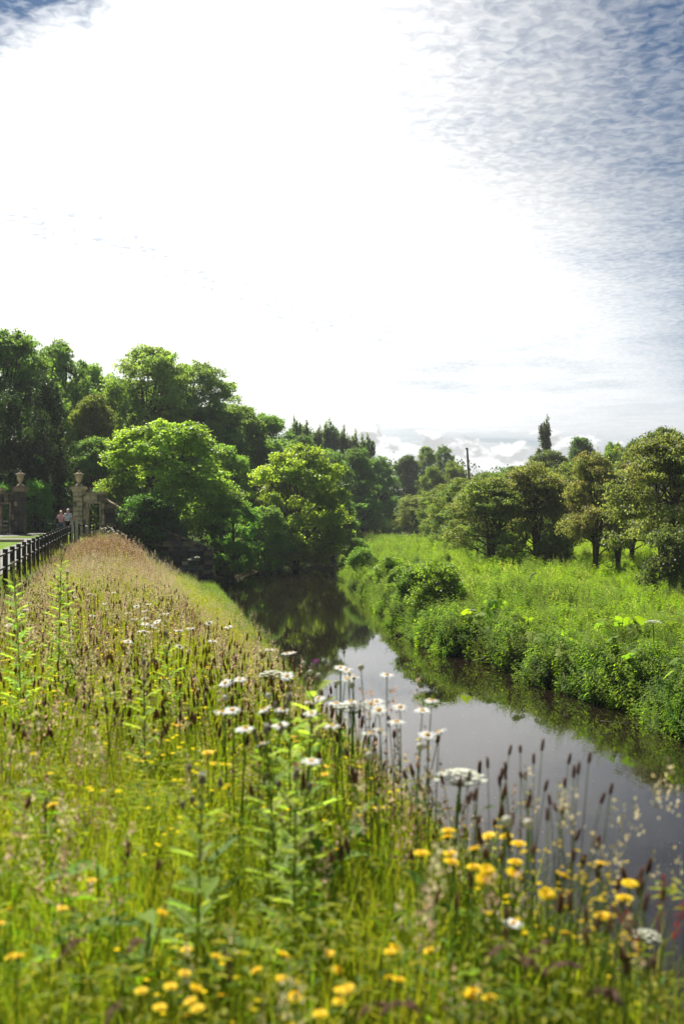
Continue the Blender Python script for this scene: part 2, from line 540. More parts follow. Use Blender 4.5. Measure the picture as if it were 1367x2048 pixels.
# the road by the gate, the footpath behind the fence and the verge between them
def strip(name, rows, m, dz_, kind='structure'):
    """rows: list of (y, x0, x1)"""
    n = 10
    vs = []; fs = []
    for (y, a, b_) in rows:
        for k in range(n + 1):
            x = a + (b_ - a) * k / n
            vs.append((x, y, gz(x, y) + dz_))
    for r_ in range(len(rows) - 1):
        for k in range(n):
            i = r_ * (n + 1) + k
            fs.append((i, i + 1, i + n + 2, i + n + 1))
    me = bpy.data.meshes.new(name); me.from_pydata(vs, [], fs); me.materials.append(m)
    me.polygons.foreach_set('use_smooth', np.ones(len(fs), dtype=bool)); me.update()
    o = link(name, me); tag(o, kind=kind)
    return o


strip('grass_verge', [(y, -60, fence_x(y) - 1.9) for y in np.arange(2, 49.6, 0.5)], M_verge, 0.025)
strip('footpath', [(y, fence_x(y) - 2.0, fence_x(y) - 0.35) for y in np.arange(2, 49.6, 0.5)], M_road, 0.035)
strip('road', [(y, -75, min(fence_x(min(y, 50)) - 0.35, -13.9) if y > 52 else fence_x(y) - 0.35) for y in np.arange(47, 61, 0.5)], M_road, 0.05)
strip('driveway', [(y, -19.2, -16.4) for y in np.arange(60.5, 69, 0.5)], M_road, 0.055)
# kerb between verge and road
mb = MB()
mb.box((-75, 46.9, 0.12), (fence_x(47) - 1.9, 47.06, 0.36))
o = link('kerb', mb.mesh('kerb', M_stone_lt)); tag(o, kind='structure')

# water
vs = []; fs = []
yy = np.concatenate([np.arange(-12, 200, 1.0), np.arange(200, 420, 8)])
for y in yy:
    a = float(fxl(y)) - 1.2; b_ = float(fxr(y)) + 0.8
    for k in range(9):
        vs.append((a + (b_ - a) * k / 8, y, WZ))
for r_ in range(len(yy) - 1):
    for k in range(8):
        i = r_ * 9 + k
        fs.append((i, i + 1, i + 10, i + 9))
me = bpy.data.meshes.new('river_water'); me.from_pydata(vs, [], fs); me.materials.append(M_water); me.update()
o = link('river_water', me); tag(o, kind='structure')


# ------------------------------------------------------------------ ray placement: where a plant of height h stands whose top is seen at (u, v)
def place(u, v, h, ymin=1.6, ymax=75.0):
    a = (u - 683.5) / F; b_ = (1024 - v) / F
    ysx = np.arange(ymin, ymax, 0.03)
    zz = CAMZ + b_ * ysx
    d = zz - ground(a * ysx, ysx) - h
    k = np.argmax(d < 0) if (d < 0).any() else len(ysx) - 1
    y = float(ysx[k])
    return a * y, y, gz(a * y, y)


def place_near(u, v, h, ymin=1.6, lim=8.5):
    """as place, but the plant is grown taller until it stands on the near bank"""
    for k in range(16):
        x, y, z = place(u, v, h + 0.05 * k, ymin)
        if y <= lim and x < float(fxl(y)) - 0.3: return x, y, z
    return x, y, z


# ------------------------------------------------------------------ trees
def leaves_mesh(name, lobes, n, size, colr, seed, shell=0.55, updown=0.25, mats=None, droop=0.0, flat=1.0):
    """lobes: (centre, radii, colour factor). Leaf-shaped quads through each lobe's outer volume."""
    g = np.random.default_rng(seed)
    L = np.array([list(c) + list(r) for c, r, k in lobes]); K = np.array([k for _, _, k in lobes])
    wgt = (L[:, 3] * L[:, 4] + L[:, 4] * L[:, 5] + L[:, 3] * L[:, 5]); wgt = wgt / wgt.sum()
    idx = g.choice(len(lobes), n, p=wgt)
    NS = 16                                   # twigs per lobe, each carrying its own little spray of leaves
    sd_ = g.normal(size=(len(lobes), NS, 3)); sd_ /= np.linalg.norm(sd_, axis=2)[:, :, None]
    fl = (sd_[:, :, 2] < 0) & (g.random((len(lobes), NS)) < updown); sd_[:, :, 2][fl] *= -1
    sr = (shell + (1.05 - shell) * g.random((len(lobes), NS)) ** 0.6)[:, :, None]
    sw = g.uniform(0.10, 0.30, (len(lobes), NS))
    sub = g.integers(0, NS, n)
    off = g.normal(size=(n, 3)) * sw[idx, sub][:, None] * np.array([1.15, 1.15, 0.7])
    d = sd_[idx, sub]
    p = L[idx, :3] + (d * sr[idx, sub] + off) * L[idx, 3:]
    nr = d * 0.35 + g.normal(size=(n, 3)) * 0.6 + np.array([0, 0, 0.45])
    nr /= np.linalg.norm(nr, axis=1)[:, None]
    t1 = np.cross(nr, g.normal(size=(n, 3))); t1[:, 2] -= droop; t1 -= nr * (t1 * nr).sum(1)[:, None]
    t1 /= np.linalg.norm(t1, axis=1)[:, None]
    t2 = np.cross(nr, t1)
    s = size * g.uniform(0.6, 1.3, n)[:, None]
    w = s * g.uniform(0.32, 0.45, n)[:, None]
    v = np.empty((n, 4, 3))
    v[:, 0] = p - t1 * s * 0.5
    v[:, 1] = p + t2 * w - t1 * s * 0.05 + nr * w * 0.35
    v[:, 2] = p + t1 * s * 0.5
    v[:, 3] = p - t2 * w - t1 * s * 0.05 + nr * w * 0.35
    me = bpy.data.meshes.new(name)
    me.vertices.add(4 * n); me.vertices.foreach_set('co', v.ravel())
    me.loops.add(4 * n); me.loops.foreach_set('vertex_index', np.arange(4 * n, dtype=np.int32))
    me.polygons.add(n); me.polygons.foreach_set('loop_start', np.arange(0, 4 * n, 4, dtype=np.int32))
    at = me.attributes.new('col', 'FLOAT_COLOR', 'FACE')
    c = np.ones((n, 4), dtype=np.float32)
    ci = g.integers(0, len(colr), n)
    lobe_col = g.integers(0, len(colr), len(lobes))
    use = g.random(n) < 0.6
    ci = np.where(use, lobe_col[idx], ci)
    c[:, :3] = np.array(colr)[ci] * (K[idx] * g.uniform(0.8, 1.2, n))[:, None]
    at.data.foreach_set('color', c.ravel())
    me.materials.append(mats or M_leaf)
    me.update(calc_edges=True)
    return me


def make_tree_kind(kind, seed):
    """returns (trunk mesh, crown mesh, nominal width, nominal height); nominal base at the origin"""
    r = random.Random(seed)
    lobes = []; mb = MB()
    def trunk(H, r0, lean=(0, 0), split=1, top=0.75, spread=0.0):
        stems = []
        for sidx in range(split):
            a = r.uniform(0, 6.28) if split > 1 else 0
            off = Vector((math.cos(a), math.sin(a), 0)) * (spread if split > 1 else 0)
            pts = []
            for i in range(8):
                t = i / 7
                pts.append(Vector((lean[0] * t * t + off.x * t ** 1.3 * H * 0.4 + r.uniform(-1, 1) * 0.012 * H * t,
                                   lean[1] * t * t + off.y * t ** 1.3 * H * 0.4 + r.uniform(-1, 1) * 0.012 * H * t, H * top * t - (0.3 if i == 0 else 0))))
            rads = [r0 * (1.25 if i == 0 else 1) * (1 - 0.85 * i / 7) for i in range(8)]
            mb.tube(pts, rads, 7)
            stems.append(pts)
        return stems

    def limb(stems, c, rad, lo=0.25, hi=1.0, twigs=3, lr=1.0):
        st = r.choice(stems)
        # leave the stem below the lobe
        cands = [p for p in st if p.z < c.z - 0.05 * (abs(c.x) + abs(c.y))] or [st[1]]
        k = min(len(cands) - 1, max(1, int(len(cands) * r.uniform(lo, hi))))
        s0 = cands[k] if k < len(cands) else cands[-1]
        m1 = s0.lerp(c, 0.5) + Vector((r.uniform(-1, 1), r.uniform(-1, 1), r.uniform(0.1, 1.0))) * 0.10 * (c - s0).length
        mb.tube([s0, s0.lerp(m1, 0.6) + Vector((0, 0, 0.03)), m1, m1.lerp(c, 0.6), c], [rad, rad * 0.8, rad * 0.6, rad * 0.42, rad * 0.25], 5, cap=False)
        for _ in range(twigs):
            e = c + Vector((r.uniform(-1, 1), r.uniform(-1, 1), r.uniform(-0.4, 1))) * lr
            mb.tube([m1.lerp(c, r.uniform(0.3, 1)), m1.lerp(e, 0.6), e], [rad * 0.35, rad * 0.22, rad * 0.1], 4, cap=False)

    if kind == 'maple':          # dense, rounded, leafy to the ground
        H, W = 10.0, 10.0
        st = trunk(H, 0.26, split=3, spread=0.16)
        for i in range(90):
            ph = r.uniform(0, 6.28); u = r.uniform(-0.9, 1.0)
            rr = (1 - abs(u) ** 2.4) ** 0.5
            k = r.uniform(0.62, 0.96)
            c = Vector((math.cos(ph) * rr * W / 2 * 0.88 * k, math.sin(ph) * rr * W / 2 * 0.88 * k, H * 0.47 + u * H * 0.44))
            s = r.uniform(0.55, 1.15)
            lobes.append((c, (s * 1.1, s * 1.1, s * 0.72), r.uniform(0.8, 1.2)))
            if i % 3 == 0: limb(st, c, 0.09)
        cr = leaves_mesh('crown_maple', lobes, 66000, 0.20, [(0.11, 0.175, 0.022), (0.14, 0.205, 0.022), (0.085, 0.145, 0.024)], seed, 0.45)
    elif kind == 'broad':        # big dark woodland tree
        H, W = 14.0, 10.0
        st = trunk(H, 0.36, split=2, spread=0.1)
        for i in range(88):
            ph = r.uniform(0, 6.28); u = r.uniform(-0.95, 1.0)
            rr = (1 - abs(u) ** 2.2) ** 0.5
            k = r.uniform(0.55, 1.0)
            c = Vector((math.cos(ph) * rr * W / 2 * 0.8 * k, math.sin(ph) * rr * W / 2 * 0.8 * k, H * 0.52 + u * H * 0.40))
            s = r.uniform(0.65, 1.4)
            lobes.append((c, (s, s, s * 0.78), r.uniform(0.75, 1.2)))
            if i % 3 == 0: limb(st, c, 0.11)
        cr = leaves_mesh('crown_broad', lobes, 62000, 0.22, [(0.07, 0.12, 0.03), (0.085, 0.14, 0.03), (0.055, 0.10, 0.03)], seed, 0.45)
    elif kind == 'ash':          # open crown, branches showing
        H, W = 15.0, 11.0
        st = trunk(H, 0.30, split=4, spread=0.22, top=0.82)
        for i in range(120):
            ph = r.uniform(0, 6.28); u = r.uniform(-0.7, 1.0)
            rr = (1 - abs(u) ** 2.0) ** 0.5
            k = r.uniform(0.6, 1.02)
            c = Vector((math.cos(ph) * rr * W / 2 * 0.86 * k, math.sin(ph) * rr * W / 2 * 0.86 * k, H * 0.6 + u * H * 0.36))
            s = r.uniform(0.6, 1.15)
            lobes.append((c, (s * 1.1, s * 1.1, s * 0.8), r.uniform(0.85, 1.2)))
            limb(st, c, 0.06)
        cr = leaves_mesh('crown_ash', lobes, 50000, 0.20, [(0.11, 0.165, 0.045), (0.13, 0.185, 0.05), (0.09, 0.145, 0.042)], seed, 0.2)
    elif kind == 'poplar':       # upright narrow plumes
        H, W = 14.0, 3.2
        st = trunk(H, 0.22, top=0.9)
        for i in range(34):
            u = r.uniform(0.06, 1.0); ph = r.uniform(0, 6.28)
            w_ = W / 2 * 0.62 * math.sin(math.pi * min(0.96, u * 0.8 + 0.16)) ** 0.6
            c = Vector((math.cos(ph) * w_, math.sin(ph) * w_, H * (0.05 + 0.86 * u)))
            lobes.append((c, (0.42, 0.42, r.uniform(0.9, 1.9)), r.uniform(0.8, 1.15)))
            if i % 3 == 0: limb(st, c, 0.04, twigs=1)
        cr = leaves_mesh('crown_poplar', lobes, 24000, 0.22, [(0.075, 0.115, 0.05), (0.09, 0.13, 0.055)], seed, 0.2)
    elif kind == 'hawthorn':     # low, spreading, twisted, several stems
        H, W = 6.0, 6.0
        st = trunk(H, 0.17, lean=(r.uniform(-0.9, 0.9), 0), split=4, spread=0.34, top=0.7)
        PWR = r.uniform(1.5, 3.2)
        for i in range(64):
            ph = r.uniform(0, 6.28); u = r.random() ** 0.8
            rr = (1 - u ** PWR) ** 0.5 * r.uniform(0.45, 1.0) * (1 + 0.28 * math.sin(ph * 2 + seed))
            c = Vector((math.cos(ph) * rr * W / 2 * 0.9, math.sin(ph) * rr * W / 2 * 0.9, H * (0.27 + 0.66 * u) + r.uniform(-0.5, 0.2) - 0.5 * (rr > 0.8)))
            s = r.uniform(0.3, 0.68)
            lobes.append((c, (s * 1.35, s * 1.35, s * 0.75), r.uniform(0.75, 1.2)))
            limb(st, c, 0.045, lo=0.55, twigs=2, lr=0.7)
        cr = leaves_mesh('crown_hawthorn', lobes, 42000, 0.105, [(0.13, 0.16, 0.05), (0.15, 0.175, 0.055), (0.17, 0.155, 0.08), (0.10, 0.14, 0.04)], seed, 0.15)
    elif kind == 'yew':          # hanging, nearly black conifer
        H, W = 10.0, 6.0
        st = trunk(H, 0.25)
        for i in range(44):
            u = r.uniform(0.02, 0.97); ph = r.uniform(0, 6.28)
            w_ = W / 2 * (1 - u ** 1.6) ** 0.7 * 0.75
            c = Vector((math.cos(ph) * w_, math.sin(ph) * w_, H * u))
            lobes.append((c, (0.75, 0.75, r.uniform(1.0, 1.6)), r.uniform(0.7, 1.15)))
        cr = leaves_mesh('crown_yew', lobes, 26000, 0.17, [(0.018, 0.036, 0.018), (0.024, 0.048, 0.018)], seed, 0.4, droop=1.2)
    elif kind == 'shrub':
        H, W = 3.0, 4.0
        st = trunk(H, 0.07, split=5, spread=0.4, top=0.7)
        for i in range(34):
            ph = r.uniform(0, 6.28); u = r.uniform(-0.1, 1.0)
            rr = (1 - abs(u) ** 2.0) ** 0.5 * r.uniform(0.6, 1)
            c = Vector((math.cos(ph) * rr * W / 2 * 0.8, math.sin(ph) * rr * W / 2 * 0.8, H * (0.12 + 0.72 * max(u, 0)) + 0.1))
            s = r.uniform(0.4, 0.75)
            lobes.append((c, (s, s, s * 0.75), r.uniform(0.8, 1.2)))
        cr = leaves_mesh('crown_shrub', lobes, 15000, 0.13, [(0.06, 0.12, 0.022), (0.075, 0.14, 0.022), (0.05, 0.10, 0.026)], seed, 0.35)
    tm = mb.mesh('trunk_' + kind, M_bark, smooth=True)
    return tm, cr, W, H


KINDS = {}
for kname, seeds in (('maple', (1, 5)), ('broad', (2, 12)), ('ash', (3, 13)), ('poplar', (4,)), ('hawthorn', (6, 16, 26, 36, 46)), ('yew', (7,)), ('shrub', (8, 18))):
    KINDS[kname] = [make_tree_kind(kname, s) for s in seeds]

G_LEFT = 'trees of the wood on the left bank'
G_RIVER = 'dark trees along the river'
G_FAR = 'distant trees at the end of the river'
G_HAW = 'hawthorns in the right hand meadow'
G_BACK = 'trees behind the right hand meadow'
# u, depth, v of top, width in photo pixels, kind, variant, tint, name, label, group, category
TREES = [
 (335, 68, 832, 300, 'maple', 0, (1.15, 1.1, 0.8), 'maple_tree', 'bright yellow-green maple behind the doorway and sloping wall', G_LEFT),
 (592, 81, 878, 240, 'maple', 1, (1.3, 1.15, 0.7), 'maple_tree', 'rounded yellow-green tree hanging over the left edge of the river', G_LEFT),
 (300, 92, 690, 190, 'ash', 0, (1.1, 1.05, 1.0), 'ash_tree', 'tall open ash with showing branches above the bright maple', G_LEFT),
 (395, 97, 722, 170, 'ash', 1, (1.0, 1.0, 1.0), 'ash_tree', 'open ash on the right shoulder of the tall ash', G_LEFT),
 (10, 80, 640, 210, 'broad', 0, (0.95, 1.0, 0.9), 'broadleaf_tree', 'tallest dense green tree at the left edge of the photo', G_LEFT),
 (120, 90, 680, 140, 'ash', 1, (0.9, 1.0, 1.0), 'ash_tree', 'tufted green tree on the skyline right of the tallest left tree', G_LEFT),
 (95, 71, 770, 120, 'yew', 0, (1.0, 1.0, 1.0), 'yew_tree', 'nearly black hanging evergreen behind the gateway', G_LEFT),
 (20, 70, 800, 120, 'yew', 0, (0.9, 1.0, 0.9), 'yew_tree', 'dark evergreen at the left edge behind the left urn', G_LEFT),
 (190, 94, 728, 120, 'ash', 0, (1.0, 1.05, 0.9), 'ash_tree', 'lighter leafy tree between the dark evergreens and the tall ash', G_LEFT),
 (183, 83, 778, 105, 'broad', 1, (1.3, 1.0, 0.9), 'copper_tree', 'brownish copper leaved tree above the urn of the right gate pier', G_LEFT),
 (185, 78, 865, 110, 'broad', 0, (1.0, 1.1, 0.9), 'broadleaf_tree', 'green tree with low boughs just above the right urn', G_LEFT),
 (478, 103, 800, 130, 'broad', 1, (1.1, 1.05, 0.9), 'broadleaf_tree', 'rounded tree where the skyline steps down right of the ashes', G_LEFT),
 (535, 110, 818, 120, 'broad', 0, (0.95, 1.0, 1.0), 'broadleaf_tree', 'dark rounded skyline tree left of the pointed poplars', G_LEFT),
 (450, 86, 880, 130, 'maple', 1, (1.0, 1.05, 0.9), 'maple_tree', 'mid green tree between the two bright maples', G_LEFT),
 (600, 122, 862, 100, 'broad', 1, (0.85, 0.95, 0.9), 'broadleaf_tree', 'dark round tree just below the leftmost poplar tips', G_LEFT),
 (592, 150, 832, 38, 'poplar', 0, (0.95, 1.0, 1.0), 'poplar_tree', 'leftmost pointed poplar on the skyline', G_LEFT),
 (615, 152, 840, 40, 'poplar', 0, (1.0, 1.0, 1.0), 'poplar_tree', 'second pointed poplar from the left on the skyline', G_LEFT),
 (645, 155, 843, 40, 'poplar', 0, (1.1, 1.05, 1.0), 'poplar_tree', 'third pointed poplar from the left on the skyline', G_LEFT),
 (668, 155, 838, 46, 'poplar', 0, (0.9, 1.0, 1.0), 'poplar_tree', 'broadest and highest of the pointed skyline poplars', G_LEFT),
 (705, 160, 862, 40, 'poplar', 0, (1.0, 1.0, 1.0), 'poplar_tree', 'second poplar from the right in the skyline row', G_LEFT),
 (735, 164, 868, 44, 'poplar', 0, (0.95, 1.0, 1.0), 'poplar_tree', 'rightmost pointed poplar of the skyline row', G_LEFT),
 (604, 158, 846, 36, 'poplar', 0, (1.0, 1.0, 1.0), 'poplar_tree', 'thin poplar tip between the two leftmost poplars', G_LEFT),
 (632, 149, 850, 36, 'poplar', 0, (1.0, 1.0, 1.0), 'poplar_tree', 'lower poplar tip left of the third poplar', G_LEFT),
 (656, 160, 848, 34, 'poplar', 0, (1.0, 1.0, 1.0), 'poplar_tree', 'thin poplar tip left of the highest one', G_LEFT),
 (686, 158, 852, 40, 'poplar', 0, (1.0, 1.0, 1.0), 'poplar_tree', 'poplar tip just right of the highest one', G_LEFT),
 (720, 158, 868, 38, 'poplar', 0, (1.0, 1.0, 1.0), 'poplar_tree', 'low poplar tip between the two rightmost poplars', G_LEFT),
 (560, 101, 868, 150, 'broad', 1, (1.0, 1.05, 0.95), 'broadleaf_tree', 'rounded tree filling the wood above the overhanging bright tree', G_LEFT),
 (425, 94, 800, 150, 'broad', 0, (1.05, 1.05, 0.95), 'broadleaf_tree', 'dense tree below the right shoulder of the open ashes', G_LEFT),
 (628, 109, 905, 140, 'broad', 0, (0.95, 1.0, 0.95), 'broadleaf_tree', 'dense dark tree just right of and behind the overhanging bright tree', G_RIVER),
 (650, 116, 888, 120, 'broad', 0, (0.9, 0.95, 1.0), 'broadleaf_tree', 'dark tree on the river bank behind the overhanging bright tree', G_RIVER),
 (705, 127, 888, 110, 'broad', 1, (0.85, 0.92, 1.0), 'broadleaf_tree', 'dark blue-green tree halfway along the far river bank', G_RIVER),
 (752, 142, 905, 90, 'broad', 0, (0.8, 0.9, 1.0), 'broadleaf_tree', 'darkest tree at the bend of the river', G_RIVER),
 (665, 106, 985, 110, 'maple', 0, (0.75, 0.9, 1.0), 'broadleaf_tree', 'low dark tree leaning over the narrow part of the river', G_RIVER),
 (725, 122, 985, 90, 'maple', 1, (0.7, 0.85, 1.0), 'broadleaf_tree', 'low dark tree at the water left of the bend', G_RIVER),
 (775, 152, 985, 70, 'maple', 0, (0.7, 0.85, 0.95), 'broadleaf_tree', 'low dark tree closing off the end of the river', G_RIVER),
 (812, 188, 905, 70, 'broad', 1, (1.0, 1.0, 1.05), 'broadleaf_tree', 'small dark rounded tree left of centre on the far skyline', G_FAR),
 (852, 192, 892, 60, 'ash', 0, (1.1, 1.05, 1.1), 'broadleaf_tree', 'higher far tree with two rounded heads', G_FAR),
 (886, 198, 890, 56, 'ash', 1, (0.95, 1.0, 1.1), 'broadleaf_tree', 'far bluish tree left of the rusty mast', G_FAR),
 (908, 176, 915, 62, 'maple', 0, (1.5, 1.3, 1.2), 'broadleaf_tree', 'pale green tree directly left of the rusty mast', G_FAR),
 (868, 168, 925, 74, 'maple', 1, (1.3, 1.2, 1.1), 'broadleaf_tree', 'pale green tree behind the small leaning hawthorn', G_FAR),
 (825, 156, 985, 80, 'maple', 0, (1.5, 1.3, 1.3), 'broadleaf_tree', 'low silvery green tree above the end of the meadow', G_FAR),
 (940, 200, 955, 80, 'broad', 0, (1.0, 1.0, 1.1), 'broadleaf_tree', 'low far tree behind the foot of the rusty mast', G_FAR),
 (980, 60.5, 945, 165, 'hawthorn', 0, (0.9, 1.0, 0.8), 'hawthorn_tree', 'hawthorn with a trunk leaning left, first large one from the river', G_HAW),
 (1072, 62, 925, 165, 'hawthorn', 1, (1.1, 1.0, 0.9), 'hawthorn_tree', 'wide brownish hawthorn with one straight dark trunk', G_HAW),
 (1190, 55.5, 886, 135, 'hawthorn', 2, (1.08, 0.98, 1.0), 'hawthorn_tree', 'tall thin reddish brown hawthorn with many forked stems', G_HAW),
 (1325, 46, 850, 240, 'hawthorn', 0, (1.05, 1.0, 1.0), 'hawthorn_tree', 'largest olive hawthorn at the right edge of the photo', G_HAW),
 (920, 84, 952, 115, 'hawthorn', 2, (0.9, 1.05, 0.75), 'hawthorn_tree', 'green hawthorn with a bent trunk at the left end of the row', G_HAW),
 (832, 124, 990, 78, 'hawthorn', 1, (1.0, 1.05, 0.9), 'hawthorn_tree', 'small leaning hawthorn at the far end of the meadow', G_HAW),
 (872, 106, 978, 80, 'hawthorn', 0, (1.0, 1.15, 0.8), 'hawthorn_tree', 'light green hawthorn between the small leaning one and the bent one', G_HAW),
 (1132, 68, 950, 120, 'hawthorn', 0, (1.0, 0.95, 0.85), 'hawthorn_tree', 'hawthorn set back between the straight trunk and the reddish one', G_HAW),
 (1000, 80, 935, 120, 'hawthorn', 1, (0.85, 1.0, 0.8), 'hawthorn_tree', 'dark green hawthorn behind the leaning one', G_HAW),
 (1262, 66, 900, 130, 'hawthorn', 1, (0.9, 1.0, 0.85), 'hawthorn_tree', 'hawthorn behind the gap left of the largest one', G_HAW),
 (1045, 71, 945, 130, 'hawthorn', 0, (0.95, 1.0, 0.85), 'hawthorn_tree', 'dark hawthorn filling the gap between the leaning and the straight trunk', G_HAW),
 (1140, 74, 925, 140, 'hawthorn', 0, (0.95, 1.0, 0.9), 'hawthorn_tree', 'hawthorn standing behind the straight trunk and the reddish one', G_HAW),
 (1235, 58, 925, 130, 'hawthorn', 0, (1.0, 1.0, 0.9), 'hawthorn_tree', 'hawthorn with low boughs right of the reddish one', G_HAW),
 (955, 73, 955, 110, 'hawthorn', 0, (0.95, 1.05, 0.8), 'hawthorn_tree', 'green hawthorn just left of the first large leaning one', G_HAW),
 (893, 96, 965, 110, 'hawthorn', 0, (0.95, 1.1, 0.8), 'hawthorn_tree', 'hawthorn half hidden behind the bent one', G_HAW),
 (1105, 59, 1040, 90, 'shrub', 1, (1.3, 1.15, 1.1), 'hawthorn_bush', 'low bush under the boughs right of the straight trunk', G_HAW),
 (1000, 66, 1030, 100, 'shrub', 0, (1.2, 1.15, 1.0), 'hawthorn_bush', 'low bush in the shade behind the leaning hawthorn', G_HAW),
 (1420, 56, 860, 170, 'hawthorn', 2, (1.0, 1.0, 0.9), 'hawthorn_tree', 'hawthorn cut off by the right edge, behind the largest one', G_HAW),
 (1340, 40, 1050, 130, 'shrub', 0, (1.25, 0.95, 1.4), 'hawthorn_bush', 'low grey-green bush at the foot of the largest hawthorn', G_HAW),
 (1086, 150, 833, 40, 'poplar', 0, (0.85, 0.85, 1.0), 'poplar_tree', 'lone narrow poplar standing high above the right hand trees', G_BACK),
 (1095, 132, 893, 130, 'broad', 0, (1.15, 1.0, 1.1), 'broadleaf_tree', 'round grey-green tree at the foot of the lone poplar', G_BACK),
 (1162, 138, 866, 80, 'broad', 1, (0.85, 0.95, 0.9), 'broadleaf_tree', 'dark green round tree right of the lone poplar', G_BACK),
 (1232, 124, 876, 85, 'maple', 0, (1.35, 1.3, 0.9), 'broadleaf_tree', 'yellow-green tree behind the reddish hawthorn', G_BACK),
 (1268, 152, 868, 50, 'broad', 0, (0.9, 0.95, 0.9), 'broadleaf_tree', 'small dark tree top in the dip left of the right hand wood', G_BACK),
 (1325, 104, 846, 130, 'broad', 1, (1.15, 1.05, 0.9), 'broadleaf_tree', 'high dense tree above the largest hawthorn', G_BACK),
 (1030, 128, 925, 120, 'broad', 1, (0.95, 1.0, 0.9), 'broadleaf_tree', 'flat topped dark tree behind the leaning hawthorn', G_BACK),
 (975, 152, 938, 100, 'maple', 1, (1.1, 1.0, 0.9), 'broadleaf_tree', 'rounded tree just right of the rusty mast', G_BACK),
 (1200, 150, 905, 120, 'broad', 0, (0.9, 0.95, 0.9), 'broadleaf_tree', 'dark tree filling the skyline under the yellow-green one', G_BACK),
 (1430, 120, 850, 150, 'broad', 0, (1.0, 1.0, 0.9), 'broadleaf_tree', 'tree cut off at the right edge of the skyline', G_BACK),
 (72, 67, 958, 84, 'shrub', 0, (0.9, 1.25, 0.8), 'evergreen_bush', 'fresh green bush between the two gate piers', G_LEFT),
 (10, 66, 965, 80, 'shrub', 1, (0.75, 1.0, 0.8), 'evergreen_bush', 'dark bush behind the left gate pier', G_LEFT),
 (335, 61.6, 1010, 90, 'shrub', 0, (0.6, 0.75, 0.7), 'elder_bush', 'dark leafy bush spilling over the sloping wall', G_LEFT),
 (290, 61.2, 985, 130, 'shrub', 1, (0.7, 0.85, 0.7), 'elder_bush', 'leafy bush over the wall right of the doorway', G_LEFT),
 (465, 70, 985, 120, 'maple', 1, (0.8, 1.0, 0.95), 'elder_bush', 'dark bush at the water beside the end of the wall', G_LEFT),
 (525, 75, 1005, 130, 'maple', 0, (0.9, 1.0, 0.9), 'elder_bush', 'dark bush with boughs dipping into the river', G_LEFT),
 (188, 63.5, 985, 50, 'yew', 0, (0.9, 1.0, 0.9), 'yew_tree', 'dark evergreen seen through the open doorway', G_LEFT),
 (235, 66, 955, 100, 'shrub', 0, (1.5, 1.2, 0.8), 'elder_bush', 'yellowish bush above the doorway lintel', G_LEFT),
 (250, 112, 745, 150, 'broad', 1, (0.8, 0.9, 0.9), 'broadleaf_tree', 'dark tree filling the gap behind the tall ash', G_LEFT),
 (-150, 84, 620, 220, 'broad', 1, (0.95, 1.0, 0.9), 'broadleaf_tree', 'tree beyond the left edge of the photo', G_LEFT),
 (60, 108, 700, 170, 'broad', 0, (0.8, 0.9, 0.9), 'broadleaf_tree', 'shaded tree deep in the wood behind the evergreens', G_LEFT),
 (330, 118, 760, 170, 'broad', 0, (0.8, 0.9, 0.9), 'broadleaf_tree', 'shaded tree deep in the wood behind the open ashes', G_LEFT),
]
MINV = {'maple': 0.0, 'broad': 0.0}
for i, (u, D, v, w, kd, var, tint, nm, lab, grp) in enumerate(TREES):
    if kd == 'hawthorn': var = i
    tm, cr, W, H = KINDS[kd][var % len(KINDS[kd])]
    x = (u - 683.5) / F * D
    z0 = gz(x, D)
    if z0 < WZ: z0 = WZ + 0.1
    ztop = CAMZ + (1024 - v) * D / F
    root = empty(nm, (x, D, z0 - 0.05))
    root.rotation_euler = (0, 0, (i * 2.399) % 6.283)
    if kd == 'hawthorn': w *= 1.17
    if kd == 'poplar': w *= 1.15; v += 4
    if grp == G_LEFT and kd in ('broad', 'ash'): w *= 1.15
    sx = w * D / F / W
    root.scale = (sx, sx, (ztop - z0) / H)
    a = link('trunk', tm, root)
    b_ = link('crown', cr, root)
    tk = 1.65 if grp in (G_LEFT, G_RIVER) and kd != 'yew' else 1.1
    b_.color = (tint[0] * tk, tint[1] * tk, tint[2] * tk, 1)
    b_['kind'] = 'stuff'
    tag(root, lab, 'bush' if 'bush' in nm else 'tree', grp)

# far woods closing the horizon: nobody could count these
lob = []
r = random.Random(77)
for k in range(260):
    a = r.uniform(-44, 44); D = r.uniform(225, 330)
    x = math.tan(R(a)) * D; z0 = gz(x, D)
    if abs(x - float(fxl(D))) < 8 and D < 240: continue
    s = r.uniform(4, 6.5)
    hh = 9 + (8 if a < -3 else 2)
    for q in range(3):
        lob.append((Vector((x + r.uniform(-4, 4), D + r.uniform(-4, 4), z0 + hh * r.uniform(0.15, 0.9))), (s * 0.75, s * 0.75, s * 0.6), r.uniform(0.8, 1.2)))
me = leaves_mesh('distant_wood', lob, 120000, 0.75, [(0.04, 0.07, 0.03), (0.05, 0.085, 0.032), (0.035, 0.06, 0.03)], 5, 0.5)
o = link('distant_wood', me); tag(o, 'far-off mass of woodland along the horizon', 'woodland', kind='stuff')

